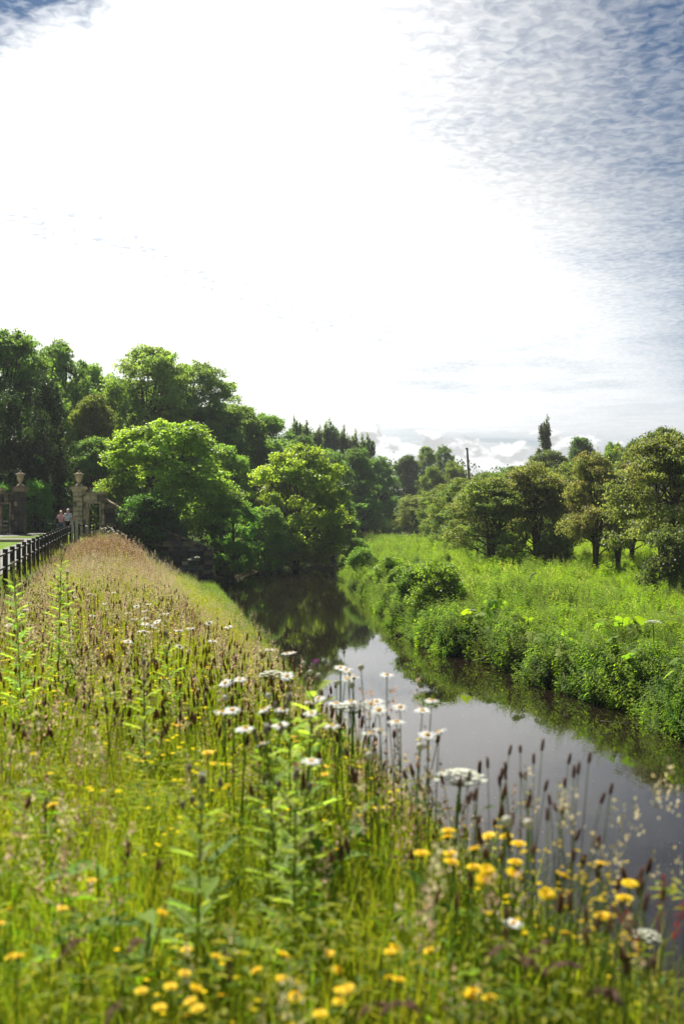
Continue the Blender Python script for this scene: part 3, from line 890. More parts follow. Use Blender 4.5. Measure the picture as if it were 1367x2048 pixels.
# undergrowth filling the wood floor
lob = []
for k in range(330):
    D = r.uniform(66, 165)
    xm = float(fxl(D))
    x = xm - 1.0 - r.random() ** 1.4 * (0.36 * D + xm + 14)
    s = r.uniform(0.9, 2.0)
    lob.append((Vector((x, D, max(gz(x, D), WZ) + s * 0.4)), (s, s, s * r.uniform(0.6, 1.3)), r.uniform(0.8, 1.2)))
me = leaves_mesh('wood_undergrowth', lob, 60000, 0.24, [(0.035, 0.075, 0.02), (0.045, 0.09, 0.02), (0.03, 0.06, 0.02)], 6, 0.5)
o = link('wood_undergrowth', me); tag(o, 'dark undergrowth on the floor of the left wood', 'undergrowth', kind='stuff')
lob = []
for k in range(160):
    D = r.uniform(85, 200)
    x = float(fxr(D)) + 22 + r.uniform(0, 1) * 0.45 * D
    if x / D < 0.10: continue
    if D < 105: continue
    s = r.uniform(0.9, 2.2)
    lob.append((Vector((x, D, gz(x, D) + s * 0.5)), (s * 1.3, s * 1.3, s * r.uniform(0.8, 1.6)), r.uniform(0.8, 1.2)))
me = leaves_mesh('hedge_undergrowth', lob, 30000, 0.3, [(0.05, 0.075, 0.025), (0.06, 0.09, 0.025)], 9, 0.5)
o = link('hedge_undergrowth', me); tag(o, 'dense hedge growth behind the right hand meadow', 'undergrowth', kind='stuff')


# thin summer haze
m_h = bpy.data.materials.new('air'); m_h.use_nodes = True
th = NT(m_h.node_tree)
for n in list(th.n): th.n.remove(n)
oh = th.new('ShaderNodeOutputMaterial'); vh = th.new('ShaderNodeVolumePrincipled')
vh.inputs['Color'].default_value = (0.92, 0.96, 1.0, 1); vh.inputs['Density'].default_value = 0.00028; vh.inputs['Anisotropy'].default_value = 0.2
th.l.new(vh.outputs[0], oh.inputs['Volume'])
mbh = MB(); mbh.box((-1600, -80, -40), (1600, 2600, 60))
hz_ = link('haze', mbh.mesh('haze', m_h)); tag(hz_, kind='stuff')

# ------------------------------------------------------------------ scattered plants (geometry nodes on 'stuff' objects)
def gn_scatter(name, sources, pts, label, cat):
    """pts: rows of x, y, z, source index, scale, rot x, rot y, rot z"""
    col = bpy.data.collections.new(name + '_sources')
    for i, me in enumerate(sources):
        ob = bpy.data.objects.new('%s_%02d' % (name, i), me)
        col.objects.link(ob)
    P = np.array(pts, dtype=np.float32)
    me = bpy.data.meshes.new(name)
    me.vertices.add(len(P)); me.vertices.foreach_set('co', P[:, :3].ravel())
    a = me.attributes.new('idx', 'INT', 'POINT'); a.data.foreach_set('value', P[:, 3].astype(np.int32))
    a = me.attributes.new('scl', 'FLOAT', 'POINT'); a.data.foreach_set('value', P[:, 4].copy())
    a = me.attributes.new('rot', 'FLOAT_VECTOR', 'POINT'); a.data.foreach_set('vector', P[:, 5:8].copy().ravel())
    o = link(name, me)
    ng = bpy.data.node_groups.new(name + '_gn', 'GeometryNodeTree')
    ng.interface.new_socket('Geometry', in_out='INPUT', socket_type='NodeSocketGeometry')
    ng.interface.new_socket('Geometry', in_out='OUTPUT', socket_type='NodeSocketGeometry')
    N = ng.nodes; Lk = ng.links
    gi = N.new('NodeGroupInput'); go = N.new('NodeGroupOutput')
    ci = N.new('GeometryNodeCollectionInfo')
    ci.inputs['Collection'].default_value = col
    ci.inputs['Separate Children'].default_value = True
    ci.inputs['Reset Children'].default_value = True
    m2p = N.new('GeometryNodeMeshToPoints')
    ip = N.new('GeometryNodeInstanceOnPoints')
    ip.inputs['Pick Instance'].default_value = True
    def na(nm, ty):
        n = N.new('GeometryNodeInputNamedAttribute'); n.data_type = ty; n.inputs['Name'].default_value = nm
        return n.outputs[0]
    e2r = N.new('FunctionNodeEulerToRotation')
    Lk.new(gi.outputs[0], m2p.inputs['Mesh'])
    Lk.new(m2p.outputs[0], ip.inputs['Points'])
    Lk.new(ci.outputs[0], ip.inputs['Instance'])
    Lk.new(na('idx', 'INT'), ip.inputs['Instance Index'])
    Lk.new(na('rot', 'FLOAT_VECTOR'), e2r.inputs[0]); Lk.new(e2r.outputs[0], ip.inputs['Rotation'])
    Lk.new(na('scl', 'FLOAT'), ip.inputs['Scale'])
    Lk.new(ip.outputs[0], go.inputs[0])
    md = o.modifiers.new('scatter', 'NODES'); md.node_group = ng
    for m in sources[0].materials: me.materials.append(m)
    tag(o, label, cat, kind='stuff')
    return o


GREEN = [(0.22, 0.26, 0.03), (0.28, 0.30, 0.032), (0.14, 0.21, 0.03), (0.34, 0.32, 0.045)]
OLIVE = [(0.36, 0.31, 0.055), (0.42, 0.34, 0.075), (0.30, 0.28, 0.045)]
PINK = [(0.62, 0.45, 0.33), (0.70, 0.52, 0.40), (0.52, 0.36, 0.25)]
STRAW = [(0.62, 0.55, 0.33), (0.68, 0.62, 0.42), (0.52, 0.47, 0.25)]
RUST = [(0.20, 0.105, 0.055), (0.26, 0.14, 0.07), (0.15, 0.08, 0.04)]
BROWN = [(0.13, 0.065, 0.04), (0.17, 0.085, 0.055), (0.21, 0.11, 0.07)]


def tuft_blades(n, h0, h1, w, cols, rad=0.09, bend=1.1, lean=0.35):
    mb = MB()
    for i in range(n):
        a = rnd.uniform(0, 6.28); rr = rad * math.sqrt(rnd.random())
        mb.blade((rr * math.cos(a), rr * math.sin(a), -0.03), rnd.uniform(0, 6.28), rnd.uniform(h0, h1), w * rnd.uniform(0.6, 1.3),
                 rnd.uniform(0, lean), rnd.uniform(0.1, bend), vary(rnd.choice(cols)), 4)
    return mb


def add_panicle(mb, top, hgt, cols, n=22, spread=0.035, sz=0.011):
    for k in range(n):
        t = rnd.random()
        a = rnd.uniform(0, 6.28)
        s_ = spread * (1 - t) ** 0.7 * rnd.uniform(0.3, 1)
        p = Vector(top) + Vector((math.cos(a) * s_, math.sin(a) * s_, (t - 1.0) * hgt))
        d = Vector((math.cos(a) * 0.6, math.sin(a) * 0.6, 1)).normalized()
        q = Vector((-math.sin(a), math.cos(a), 0))
        L = sz * rnd.uniform(0.7, 1.5)
        mb.add([p, p + q * L * 0.3 + d * L * 0.5, p + d * L, p - q * L * 0.3 + d * L * 0.5], [(0, 1, 2, 3)], vary(rnd.choice(cols)), 1)


def tuft_seed(n, h0, h1, cols, stemc, rad=0.12, blades=8, spread=0.03, ph=0.12, pn=22, sz=0.011):
    mb = tuft_blades(blades, 0.22, 0.46, 0.0045, GREEN + OLIVE, rad)
    for i in range(n):
        a = rnd.uniform(0, 6.28); rr = rad * math.sqrt(rnd.random())
        h = rnd.uniform(h0, h1)
        tip = mb.blade((rr * math.cos(a), rr * math.sin(a), 0), rnd.uniform(0, 6.28), h, 0.0028, rnd.uniform(0, 0.16), rnd.uniform(0, 0.3), vary(rnd.choice(stemc)), 3)
        add_panicle(mb, tip, ph * rnd.uniform(0.7, 1.2), cols, pn, spread, sz)
    return mb


def tuft_herb(nst, h0, h1, L, w, cols, leaves=12, rad=0.07, up=0.3):
    mb = MB()
    for i in range(nst):
        a = rnd.uniform(0, 6.28); rr = rad * math.sqrt(rnd.random()); h = rnd.uniform(h0, h1)
        lx, ly = rnd.uniform(-0.2, 0.2) * h, rnd.uniform(-0.2, 0.2) * h
        b0 = Vector((rr * math.cos(a), rr * math.sin(a), 0))
        mb.tube([b0, b0 + Vector((lx * 0.4, ly * 0.4, h * 0.5)), b0 + Vector((lx, ly, h))], [0.003, 0.0025, 0.0015], 3, vary(cols[0]), cap=False)
        for k in range(leaves):
            t = (k + 0.5) / leaves
            p = b0 + Vector((lx * t, ly * t, h * (0.1 + 0.9 * t)))
            az_ = k * 2.4 + rnd.uniform(-0.4, 0.4)
            d = Vector((math.cos(az_), math.sin(az_), up + rnd.uniform(-0.3, 0.4)))
            s_ = (1.15 - 0.6 * t) * rnd.uniform(0.7, 1.2)
            mb.leaf(p, d, (0, 0, 1), L * s_, w * s_, vary(rnd.choice(cols), 0.2))
    return mb


def plantain_stuff(n):
    mb = MB()
    for i in range(n):
        a = rnd.uniform(0, 6.28); rr = 0.16 * math.sqrt(rnd.random()); h = rnd.uniform(0.34, 0.52)
        b0 = Vector((rr * math.cos(a), rr * math.sin(a), 0)); tx, ty = rnd.uniform(-0.07, 0.07), rnd.uniform(-0.07, 0.07)
        e = b0 + Vector((tx, ty, h)); d = Vector((tx, ty, h)).normalized()
        mb.tube([b0, e], [0.0013, 0.0011], 3, vary(GREEN[0]), cap=False)
        L = rnd.uniform(0.035, 0.06)
        mb.tube([e, e + d * L * 0.15, e + d * L * 0.6, e + d * L], [0.002, 0.0062, 0.0056, 0.0015], 5, vary(rnd.choice(BROWN)))
    return mb


S = {}
src = []
def reg(nm, mb):
    S.setdefault(nm, []).append(len(src)); src.append(mb.mesh('plant_%02d' % len(src), [M_herb, M_seed]))
for _ in range(3): reg('blade', tuft_blades(34, 0.22, 0.50, 0.0065, GREEN))
for _ in range(2): reg('fine', tuft_blades(40, 0.25, 0.52, 0.0035, GREEN + OLIVE, 0.12, 0.7))
for _ in range(2): reg('yellowish', tuft_blades(36, 0.25, 0.5, 0.0042, OLIVE + [(0.28, 0.28, 0.05)], 0.12, 0.7))
for _ in range(3): reg('pink', tuft_seed(8, 0.38, 0.60, PINK, GREEN + OLIVE, pn=26, spread=0.036, blades=20))
for _ in range(2): reg('straw', tuft_seed(9, 0.40, 0.62, STRAW, OLIVE, pn=24, spread=0.03, blades=16))
for _ in range(2): reg('rust', tuft_seed(9, 0.40, 0.62, RUST + PINK[:1], RUST + GREEN, blades=18, ph=0.24, pn=36, spread=0.014, sz=0.012))
for _ in range(3): reg('herb', tuft_herb(4, 0.22, 0.42, 0.065, 0.022, GREEN))
for _ in range(2): reg('broad', tuft_herb(2, 0.12, 0.26, 0.15, 0.04, [(0.10, 0.18, 0.02), (0.13, 0.21, 0.025)], 7, up=0.7))
for _ in range(2): reg('filler', tuft_blades(30, 0.10, 0.24, 0.008, [(0.07, 0.13, 0.02), (0.10, 0.16, 0.02)], 0.14, 1.2, 0.6))
for _ in range(2): reg('plantain', plantain_stuff(5))
# small yellow buttercup-like flowers
for _ in range(2):
    mb = tuft_herb(3, 0.2, 0.32, 0.04, 0.014, GREEN, 6)
    for i in range(7):
        a = rnd.uniform(0, 6.28); rr = 0.1 * math.sqrt(rnd.random()); h = rnd.uniform(0.32, 0.5)
        b0 = Vector((rr * math.cos(a), rr * math.sin(a), 0))
        tip = mb.blade(b0, rnd.uniform(0, 6.28), h, 0.002, rnd.uniform(0, 0.15), 0.2, vary(GREEN[1]), 3)
        for k in range(5):
            aa = k * 1.257
            mb.leaf(tip, (math.cos(aa), math.sin(aa), 0.35), (0, 0, 1), 0.011, 0.010, (0.85, 0.66, 0.015))
    reg('yellow', mb)
# cut-leaved tall herb (cranesbill, cow parsley foliage)
for _ in range(2):
    mb = MB()
    for i in range(7):
        a = rnd.uniform(0, 6.28); h = rnd.uniform(0.2, 0.42)
        tip = mb.blade((0, 0, 0), a, h, 0.003, rnd.uniform(0.1, 0.5), 0.5, vary(GREEN[2]), 3)
        for k in range(14):
            aa = rnd.uniform(0, 6.28); q = tip + Vector((rnd.uniform(-1, 1) * 0.06, rnd.uniform(-1, 1) * 0.06, rnd.uniform(-0.03, 0.02)))
            mb.leaf(q, (math.cos(aa), math.sin(aa), 0.2), (0, 0, 1), 0.035, 0.011, vary(rnd.choice(GREEN)))
    reg('cut', mb)

rs = np.random.default_rng(21)


def fieldnoise(x, y, s, ph):
    return (math.sin(x * s + ph) * math.sin(y * s * 0.8 + ph * 2.1) + math.sin((x + y) * s * 0.53 + ph * 3) * 0.7 + math.sin((x * 1.7 - y) * s * 0.37 + 1.7 * ph) * 0.6) / 2.3


pts = []
def wchoice(d):
    ks = list(d); w = np.array([max(d[k], 0) for k in ks], float); w /= w.sum()
    return ks[int(rs.choice(len(ks), p=w))]


def addpt(nm, x, y, sc=1.0, dzz=0.0, tilt=0.12):
    i = S[nm][int(rs.integers(len(S[nm])))]
    pts.append((x, y, gz(x, y) + dzz, i, sc * rs.uniform(0.8, 1.2), rs.uniform(-tilt, tilt), rs.uniform(-tilt, tilt), rs.uniform(0, 6.28)))


# left bank, from the camera to the gate
bands = [(1.55, 4.0, 190), (4.0, 8.0, 140), (8.0, 16.0, 95), (16.0, 30.0, 55), (30.0, 60.0, 36)]
for (y0, y1, dens) in bands:
    xa = min(-0.46 * y1 - 2.0, -2.5); xb = float(fxl(y0)) - 0.05
    area = (y1 - y0) * (xb - xa)
    for _ in range(int(area * dens)):
        y = rs.uniform(y0, y1); x = rs.uniform(xa, xb)
        if x < max(-0.42 * y - 1.8, float(fence_x(y)) - 0.1): continue
        if x > float(fxl(y)) - 0.1: continue
        if y < 2.1 and abs(x) < 0.9 and rs.random() < 0.75: continue
        n_ = fieldnoise(x, y, 1.1, 0.4); n2_ = fieldnoise(x, y, 2.6, 1.9); n3_ = fieldnoise(x, y, 0.6, 2.2)
        frac = (x - float(fxc(y))) / max(float(fxl(y)) - float(fxc(y)), 0.5)   # 0 at the crest, 1 at the water
        near = max(0, 1 - (y - 2) / 6.0)
        w = {'blade': 1.4 + 1.2 * near, 'fine': 1.9, 'yellowish': 1.1 + 0.8 * n_, 'herb': 0.5 * near + 0.2 + 0.4 * n2_, 'broad': 0.5 * near + 0.1,
             'filler': 1.0, 'cut': 0.35 * near + 0.15, 'yellow': 0.12 + 0.22 * max(n2_, 0), 'pink': 0.28 if y > 6 else 0.08, 'straw': 0.16 if y > 6 else 0.06, 'rust': 0.12 if y > 6 else 0.06, 'plantain': 0.0}
        if frac > 0.0 and y < 25:
            w['fine'] += 1.2; w['yellowish'] += 1.0; w['herb'] *= 0.4
        if y > 15:
            k = min(1, (y - 15) / 5)
            pinkz = max(0, 1 - abs(y - 24) / 10) * (1 if frac < 0.12 + 0.1 * n3_ else 0.25)
            w['pink'] += 2.4 * k * pinkz * max(0.1, 1 + 1.6 * n_) * 0.40; w['straw'] += 0.25 * k; w['yellowish'] += 1.0 * k; w['herb'] += 0.5 * k; w['blade'] *= (1 - 0.2 * pinkz)
        if y > 27:
            left_ = x < float(fxc(y)) + 0.7 + 0.7 * n_
            if 28 + 2 * n3_ < y < 52 and left_:
                w = {'rust': 2.2 + 2.2 * n_, 'yellowish': 2.2 - 2.0 * n2_, 'blade': 2.6, 'herb': 1.2, 'pink': 0.7, 'fine': 1.2, 'filler': 0.5, 'yellow': 0.5, 'herb': 0.3}
            elif y < 47 and x < float(fxc(y)) + 2.0 + 0.9 * n_:
                w = {'straw': 1.4 + 1.4 * n2_, 'pink': 0.4, 'fine': 2.6, 'blade': 1.8, 'herb': 0.7, 'filler': 0.4, 'yellowish': 1.3}
            else:
                w = {'yellowish': 3.6, 'fine': 2.6, 'blade': 0.8, 'straw': 0.4 + 1.3 * max(0, n3_), 'yellow': 1.3, 'herb': 0.6, 'filler': 0.5, 'cut': 0.4}
        nm = wchoice(w)
        sc = 1.0
        if nm in ('blade', 'herb', 'broad', 'cut') and y < 8: sc = 1.15
        if y > 16: sc = 1.15
        if y > 30: sc = 1.3
        if y > 45: sc = 0.85
        if frac > 0.0 and y < 22: sc *= 0.78
        elif frac > 0.8: sc *= 0.8
        df = x - float(fence_x(y))
        if y > 12 and df < 1.6: sc *= 0.45 + 0.34 * max(df, 0)
        addpt(nm, x, y, sc)
gn_scatter('meadow_plants', src, pts, 'mixed grasses and leafy herbs covering the left bank', 'grass')

# short mown grass beyond the fence
vs_ = [tuft_blades(26, 0.03, 0.09, 0.006, [(0.14, 0.22, 0.03), (0.18, 0.26, 0.04)], 0.16, 1.0, 0.6).mesh('turf_%d' % i, M_herb) for i in range(2)]
pt2 = []
for _ in range(3500):
    y = rs.uniform(18, 46.6); x = fence_x(y) - 2.0 - rs.uniform(0, 9)
    if x < -0.46 * y - 3: continue
    pt2.append((x, y, gz(x, y) + 0.025, rs.integers(2), rs.uniform(0.9, 1.5), 0, 0, rs.uniform(0, 6.28)))
gn_scatter('mown_grass', vs_, pt2, 'short bright mown grass between footpath and road', 'grass')

# ------------------------------------------------------------------ right bank
NET = [(0.14, 0.21, 0.045), (0.17, 0.24, 0.05), (0.20, 0.26, 0.075)]
LIME = [(0.24, 0.33, 0.03), (0.28, 0.36, 0.035), (0.20, 0.29, 0.03)]
rsrc = []; RS = {}
def rreg(nm, mb):
    RS.setdefault(nm, []).append(len(rsrc)); rsrc.append(mb.mesh('bank_%02d' % len(rsrc), M_herb))
for _ in range(3): rreg('nettle', tuft_herb(7, 0.5, 1.0, 0.14, 0.075, NET, 16, 0.26, up=-0.1))
for _ in range(2): rreg('lime', tuft_herb(7, 0.3, 0.7, 0.18, 0.085, LIME, 12, 0.26, up=0.2))
for _ in range(2): rreg('lgrass', tuft_blades(46, 0.25, 0.6, 0.010, LIME, 0.2, 1.0))
for _ in range(2): rreg('sgrass', tuft_blades(50, 0.12, 0.32, 0.010, [(0.27, 0.35, 0.035), (0.31, 0.38, 0.045)], 0.24, 0.9))
for _ in range(2): rreg('dark', tuft_herb(6, 0.3, 0.7, 0.2, 0.10, [(0.07, 0.13, 0.025), (0.09, 0.155, 0.03)], 12, 0.2, up=0.0))
for _ in range(2):
    mb = tuft_blades(40, 0.5, 1.0, 0.012, [(0.07, 0.13, 0.04), (0.09, 0.15, 0.05)], 0.12, 1.2, 0.5)
    rreg('sedge', mb)
for _ in range(2):
    mb = tuft_herb(6, 0.5, 0.95, 0.09, 0.035, [(0.19, 0.25, 0.08), (0.23, 0.27, 0.11)], 24, 0.24, up=0.2)
    rreg('willowherb', mb)
for _ in range(1):
    mb = tuft_blades(30, 0.2, 0.45, 0.009, [(0.40, 0.40, 0.04), (0.30, 0.34, 0.03)], 0.24, 0.9)
    rreg('buttercup', mb)
for _ in range(1):
    mb = tuft_seed(8, 0.7, 1.05, STRAW, STRAW, pn=30, spread=0.05, sz=0.02)
    mb.mi = [0] * len(mb.mi)
    rreg('dead', mb)
pr = []
def radd(nm, x, y, sc=1.0, tilt=0.15, dzz=-0.03, lean=0.0):
    i = RS[nm][int(rs.integers(len(RS[nm])))]
    pr.append((x, y, gz(x, y) + dzz, i, sc * rs.uniform(0.75, 1.25), rs.uniform(-tilt, tilt), -lean + rs.uniform(-tilt, tilt), rs.uniform(-0.5, 0.5) if lean else rs.uniform(0, 6.28)))
for (y0, y1, dens) in [(10, 30, 15), (30, 60, 8), (60, 130, 2.6)]:
    xb = 0.42 * y1 + 3
    xa = float(fxr(y1)) if y0 < 30 else -1
    for _ in range(int((y1 - y0) * (xb - xa) * dens)):
        y = rs.uniform(y0, y1); x = rs.uniform(xa, xb)
        d = x - float(fxr(y))
        if d < 0.0 or x > 0.40 * y + 3: continue
        n_ = fieldnoise(x, y, 0.5, 0.9); n2_ = fieldnoise(x, y, 1.3, 2.4)
        wid = 6.5 if y < 45 else 4.5
        if d < 1.0:
            w = {'nettle': 1.4, 'dark': 1.6, 'lime': 0.7 + n2_, 'sedge': 0.35, 'willowherb': 0.5}
        elif d < wid + 2 * n_:
            w = {'nettle': 1.5 + 1.5 * n_, 'lime': 1.5 + 1.6 * n2_, 'dead': 0.12, 'willowherb': 1.3 - n_, 'dark': 0.4, 'lgrass': 0.5}
        elif d < wid + 6 + 3 * n2_:
            w = {'lgrass': 2.2, 'lime': 0.9 + n_, 'willowherb': 0.5, 'nettle': 0.25, 'sgrass': 1.6}
        else:
            w = {'sgrass': 3.0, 'lgrass': 1.2, 'lime': 0.35, 'buttercup': 0.4 + (1.6 if y > 66 else 0)}
        ks = wchoice(w)
        sc = 1.0 if y < 60 else 1.25
        sc *= (1.0 + 0.35 * n_ + 0.25 * n2_) * (0.72 if d < wid + 2 else 0.85)
        if d < 0.35: sc *= 0.85
        radd(ks, x, y, sc)
# a curtain of leaves leaning out over the water along the right bank
for y in np.arange(12, 130, 0.07):
    if rs.random() < 0.35 and y > 60: continue
    for _ in range(2):
        x = float(fxr(y)) + rs.uniform(-0.12, 0.8)
        n2_ = fieldnoise(x, y, 1.1, 4.4)
        ks = wchoice({'nettle': 1.2, 'lime': 0.9 + n2_, 'dark': 0.9 - 0.5 * n2_, 'willowherb': 0.7, 'sedge': 0.12 + 0.3 * max(-n2_, 0)})
        radd(ks, x, float(y), 0.82 + 0.3 * n2_, 0.2, rs.uniform(-0.05, 0.0), lean=rs.uniform(0.1, 0.75))
gn_scatter('bank_plants', rsrc, pr, 'nettles, willowherb and lush grass covering the right bank and meadow', 'undergrowth')

# shaded greenery at the foot of the sloping wall and at the left water edge
pl = []
for _ in range(1500):
    y = rs.uniform(40, 60); x = float(fxl(y)) - rs.random() ** 1.5 * 2.2 - 0.02
    ks = rs.choice([RS['nettle'][0], RS['lime'][0], RS['dark'][0], RS['lgrass'][0], RS['willowherb'][0]])
    pl.append((x, y, gz(x, y) - 0.03, ks, rs.uniform(0.45, 0.8), rs.uniform(-.2, .2), rs.uniform(-.2, .2), rs.uniform(0, 6.28)))
for _ in range(500):
    y = rs.uniform(24, 42); x = float(fxl(y)) - rs.random() * 0.7 - 0.02
    ks = rs.choice([RS['dark'][0], RS['lgrass'][0], RS['willowherb'][0]])
    pl.append((x, y, gz(x, y) - 0.03, ks, rs.uniform(0.45, 0.7), rs.uniform(-.2, .2), rs.uniform(-.2, .2), rs.uniform(0, 6.28)))
gn_scatter('waterside_plants', rsrc, pl, 'leafy weeds along the left water edge below the wall', 'undergrowth')

# pale seeds drifting on the water
mb = MB()
for _ in range(3000):
    y = 9 + 100 * rs.random() ** 1.5; x = rs.uniform(float(fxl(y)), float(fxr(y)))
    s_ = rs.uniform(0.002, 0.010) * (1 + y / 45); a = rs.uniform(0, 3.14)
    c_, s2 = math.cos(a) * s_, math.sin(a) * s_
    mb.add([(x - c_, y - s2, WZ + 0.006), (x + s2 * .6, y - c_ * .6, WZ + 0.008), (x + c_, y + s2, WZ + 0.006), (x - s2 * .6, y + c_ * .6, WZ + 0.010)], [(0, 1, 2, 3)], (0.65, 0.62, 0.52))
o = link('floating_seeds', mb.mesh('floating_seeds', M_flower)); tag(o, 'pale seeds and flecks drifting on the brown water', 'seeds', kind='stuff')



def pxw(u, v, D):
    return Vector(((u - 683.5) / F * D, D, CAMZ + (1024 - v) / F * D))


# ------------------------------------------------------------------ gateway, walls
STONES = []
def stone_mesh(m, k):
    rr = random.Random(k * 7 + 3)
    mb = MB()
    b_ = 0.035
    # block of unit size with worn, chamfered front edges (front is -y)
    vs = []
    for z in (0, 1):
        for (x, y) in ((b_, 0), (1 - b_, 0), (1, b_ * 1.5), (1, 1), (0, 1), (0, b_ * 1.5)):
            vs.append((x + rr.uniform(-1, 1) * 0.012, y + rr.uniform(-1, 1) * 0.02, z + rr.uniform(-1, 1) * 0.02 - (0.0 if z else 0)))
    fs = [(0, 1, 7, 6), (1, 2, 8, 7), (2, 3, 9, 8), (3, 4, 10, 9), (4, 5, 11, 10), (5, 0, 6, 11), (6, 7, 8, 9, 10, 11), (5, 4, 3, 2, 1, 0)]
    mb.add(vs, fs)
    return mb.mesh('stone_block_%d' % k, m)


SM = {m.name: [stone_mesh(m, i) for i in range(3)] for m in (M_stone_lt, M_stone_dk, M_stone_br, M_stone_gy)}
M_stone_mid = M_stone_br
def stone(parent, x0, x1, y, z0, z1, depth, m, name='stone', gap=0.012):
    me = rnd.choice(SM[m.name])
    o = link(name, me, parent)
    o.location = (x0 + gap, y + rnd.uniform(-0.012, 0.012), z0 + gap)
    o.scale = (x1 - x0 - 2 * gap, depth, z1 - z0 - 2 * gap)
    return o


GY = 60.5
def gate_pier(u, mats_, label, core_m, w=0.60):
    c = pxw(u, 1024, GY); x = c.x; zb = 0.2
    root = empty('gate_pier', (x, GY, zb))
    tag(root, label, 'gate pier', 'stone gate piers')
    H = 2.68
    mb = MB(); mb.box((-w / 2 + 0.03, 0.03, 0), (w / 2 - 0.03, w - 0.03, H)); link('core', mb.mesh('pier_core', M_mortar), root)
    n = 9
    for i in range(n):
        z0 = i * H / n; z1 = (i + 1) * H / n
        if i % 2:
            stone(root, -w / 2, w / 2, 0, z0, z1, w, mats_[i % len(mats_)])
        else:
            s_ = w * (0.38 if i % 4 else 0.62)
            stone(root, -w / 2, -w / 2 + s_, 0, z0, z1, w, mats_[i % len(mats_)])
            stone(root, -w / 2 + s_, w / 2, 0, z0, z1, w, mats_[(i + 1) % len(mats_)])
    mb = MB()
    for (e, z0, z1) in ((0.015, H + 0.002, H + 0.07), (0.06, H + 0.072, H + 0.15), (0.13, H + 0.152, H + 0.27), (0.09, H + 0.272, H + 0.33)):
        mb.box((-w / 2 - e, -e, z0), (w / 2 + e, w + e, z1))
    link('cornice', mb.mesh('pier_cornice', core_m), root)
    # the urn stands on the pier
    uo = empty('stone_urn', (x, GY + w / 2, zb + H + 0.332))
    return root, uo


def fill_urn(uo, label, m):
    tag(uo, label, 'urn', 'stone urns on the gate piers')
    mb = MB(); mb.box((-0.2, -0.2, 0), (0.2, 0.2, 0.05)); mb.lathe([(0.21, 0.052), (0.20, 0.09), (0.13, 0.15), (0.085, 0.21), (0.08, 0.26)], 18)
    link('foot', mb.mesh('urn_foot', m, False), uo)
    mb = MB(); mb.lathe([(0.085, 0.262), (0.12, 0.28), (0.15, 0.36), (0.19, 0.46), (0.205, 0.60), (0.215, 0.66), (0.26, 0.70), (0.295, 0.72), (0.30, 0.76), (0.27, 0.78)], 20)
    link('bowl', mb.mesh('urn_bowl', m, True), uo)
    mb = MB(); mb.lathe([(0.26, 0.782), (0.20, 0.81), (0.10, 0.84), (0.05, 0.86), (0.045, 0.88)], 18); link('lid', mb.mesh('urn_lid', m, True), uo)
    mb = MB(); mb.lathe([(0.03, 0.882), (0.065, 0.91), (0.075, 0.94), (0.05, 0.985), (0.015, 1.0)], 14); link('finial', mb.mesh('urn_finial', m, True), uo)


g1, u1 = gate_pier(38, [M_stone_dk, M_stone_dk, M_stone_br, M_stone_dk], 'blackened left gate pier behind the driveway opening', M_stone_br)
g2, u2 = gate_pier(155.5, [M_stone_lt, M_stone_lt, M_stone_br, M_stone_lt], 'pale sandstone right gate pier beside the doorway', M_stone_lt)
g3, u3 = gate_pier(-10, [M_stone_dk, M_stone_lt], 'pale end pier cut off by the left edge of the photo', M_stone_lt)
g3.scale = (1, 1, 0.97)
fill_urn(u1, 'stone urn standing on the blackened left pier', M_stone_lt)
fill_urn(u2, 'stone urn standing on the pale right pier', M_stone_lt)
bpy.data.objects.remove(u3)


def doorway(xa, xb, xo0, xo1, zo, ztop, mats_, label, cm):
    """wall from xa to xb with an opening xo0..xo1 up to zo"""
    root = empty('stone_doorway', ((xa + xb) / 2, GY, 0.2)); cx = (xa + xb) / 2
    tag(root, label, 'doorway', 'pedestrian doorways beside the gate piers')
    y = 0.08
    zb = 0.0; zo -= 0.2; ztop -= 0.2
    n = 6
    for side, (a, b_) in enumerate(((xa, xo0 - 0.1), (xo1 + 0.1, xb))):
        if b_ - a < 0.05: continue
        for i in range(n):
            stone(root, a - cx, b_ - cx, y, zo * i / n, zo * (i + 1) / n, 0.42, mats_[(i + side) % len(mats_)])
    w0 = (xb - xa) / 3
    for i in range(3):
        stone(root, xa - cx + i * w0, xa - cx + (i + 1) * w0, y, zo + 0.1, ztop - 0.12, 0.42, mats_[i % len(mats_)])
    mb = MB()
    a, b_ = xo0 - cx, xo1 - cx
    mb.box((a - 0.098, y - 0.04, 0), (a, y + 0.40, zo)); mb.box((b_, y - 0.04, 0), (b_ + 0.098, y + 0.40, zo)); mb.box((a - 0.098, y - 0.04, zo + 0.002), (b_ + 0.098, y + 0.40, zo + 0.098))
    link('door_surround', mb.mesh('door_surround', cm), root)
    for i in range(3):
        o = stone(root, xa - cx + i * w0 - 0.02, xa - cx + (i + 1) * w0 + 0.02, y - 0.06, ztop - 0.118, ztop, 0.56, cm, 'coping_stone', 0.004)
    return root


xr0 = pxw(165, 0, GY).x + 0.02
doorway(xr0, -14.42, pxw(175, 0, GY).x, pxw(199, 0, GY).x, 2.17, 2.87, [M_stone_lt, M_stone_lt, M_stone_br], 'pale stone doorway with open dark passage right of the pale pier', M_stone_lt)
doorway(pxw(-4, 0, GY).x, pxw(28, 0, GY).x - 0.01, pxw(3, 0, GY).x, pxw(18.5, 0, GY).x, 2.13, 2.87, [M_stone_dk, M_stone_br, M_stone_dk], 'dark stone doorway closed by iron bars at the left edge', M_stone_br)

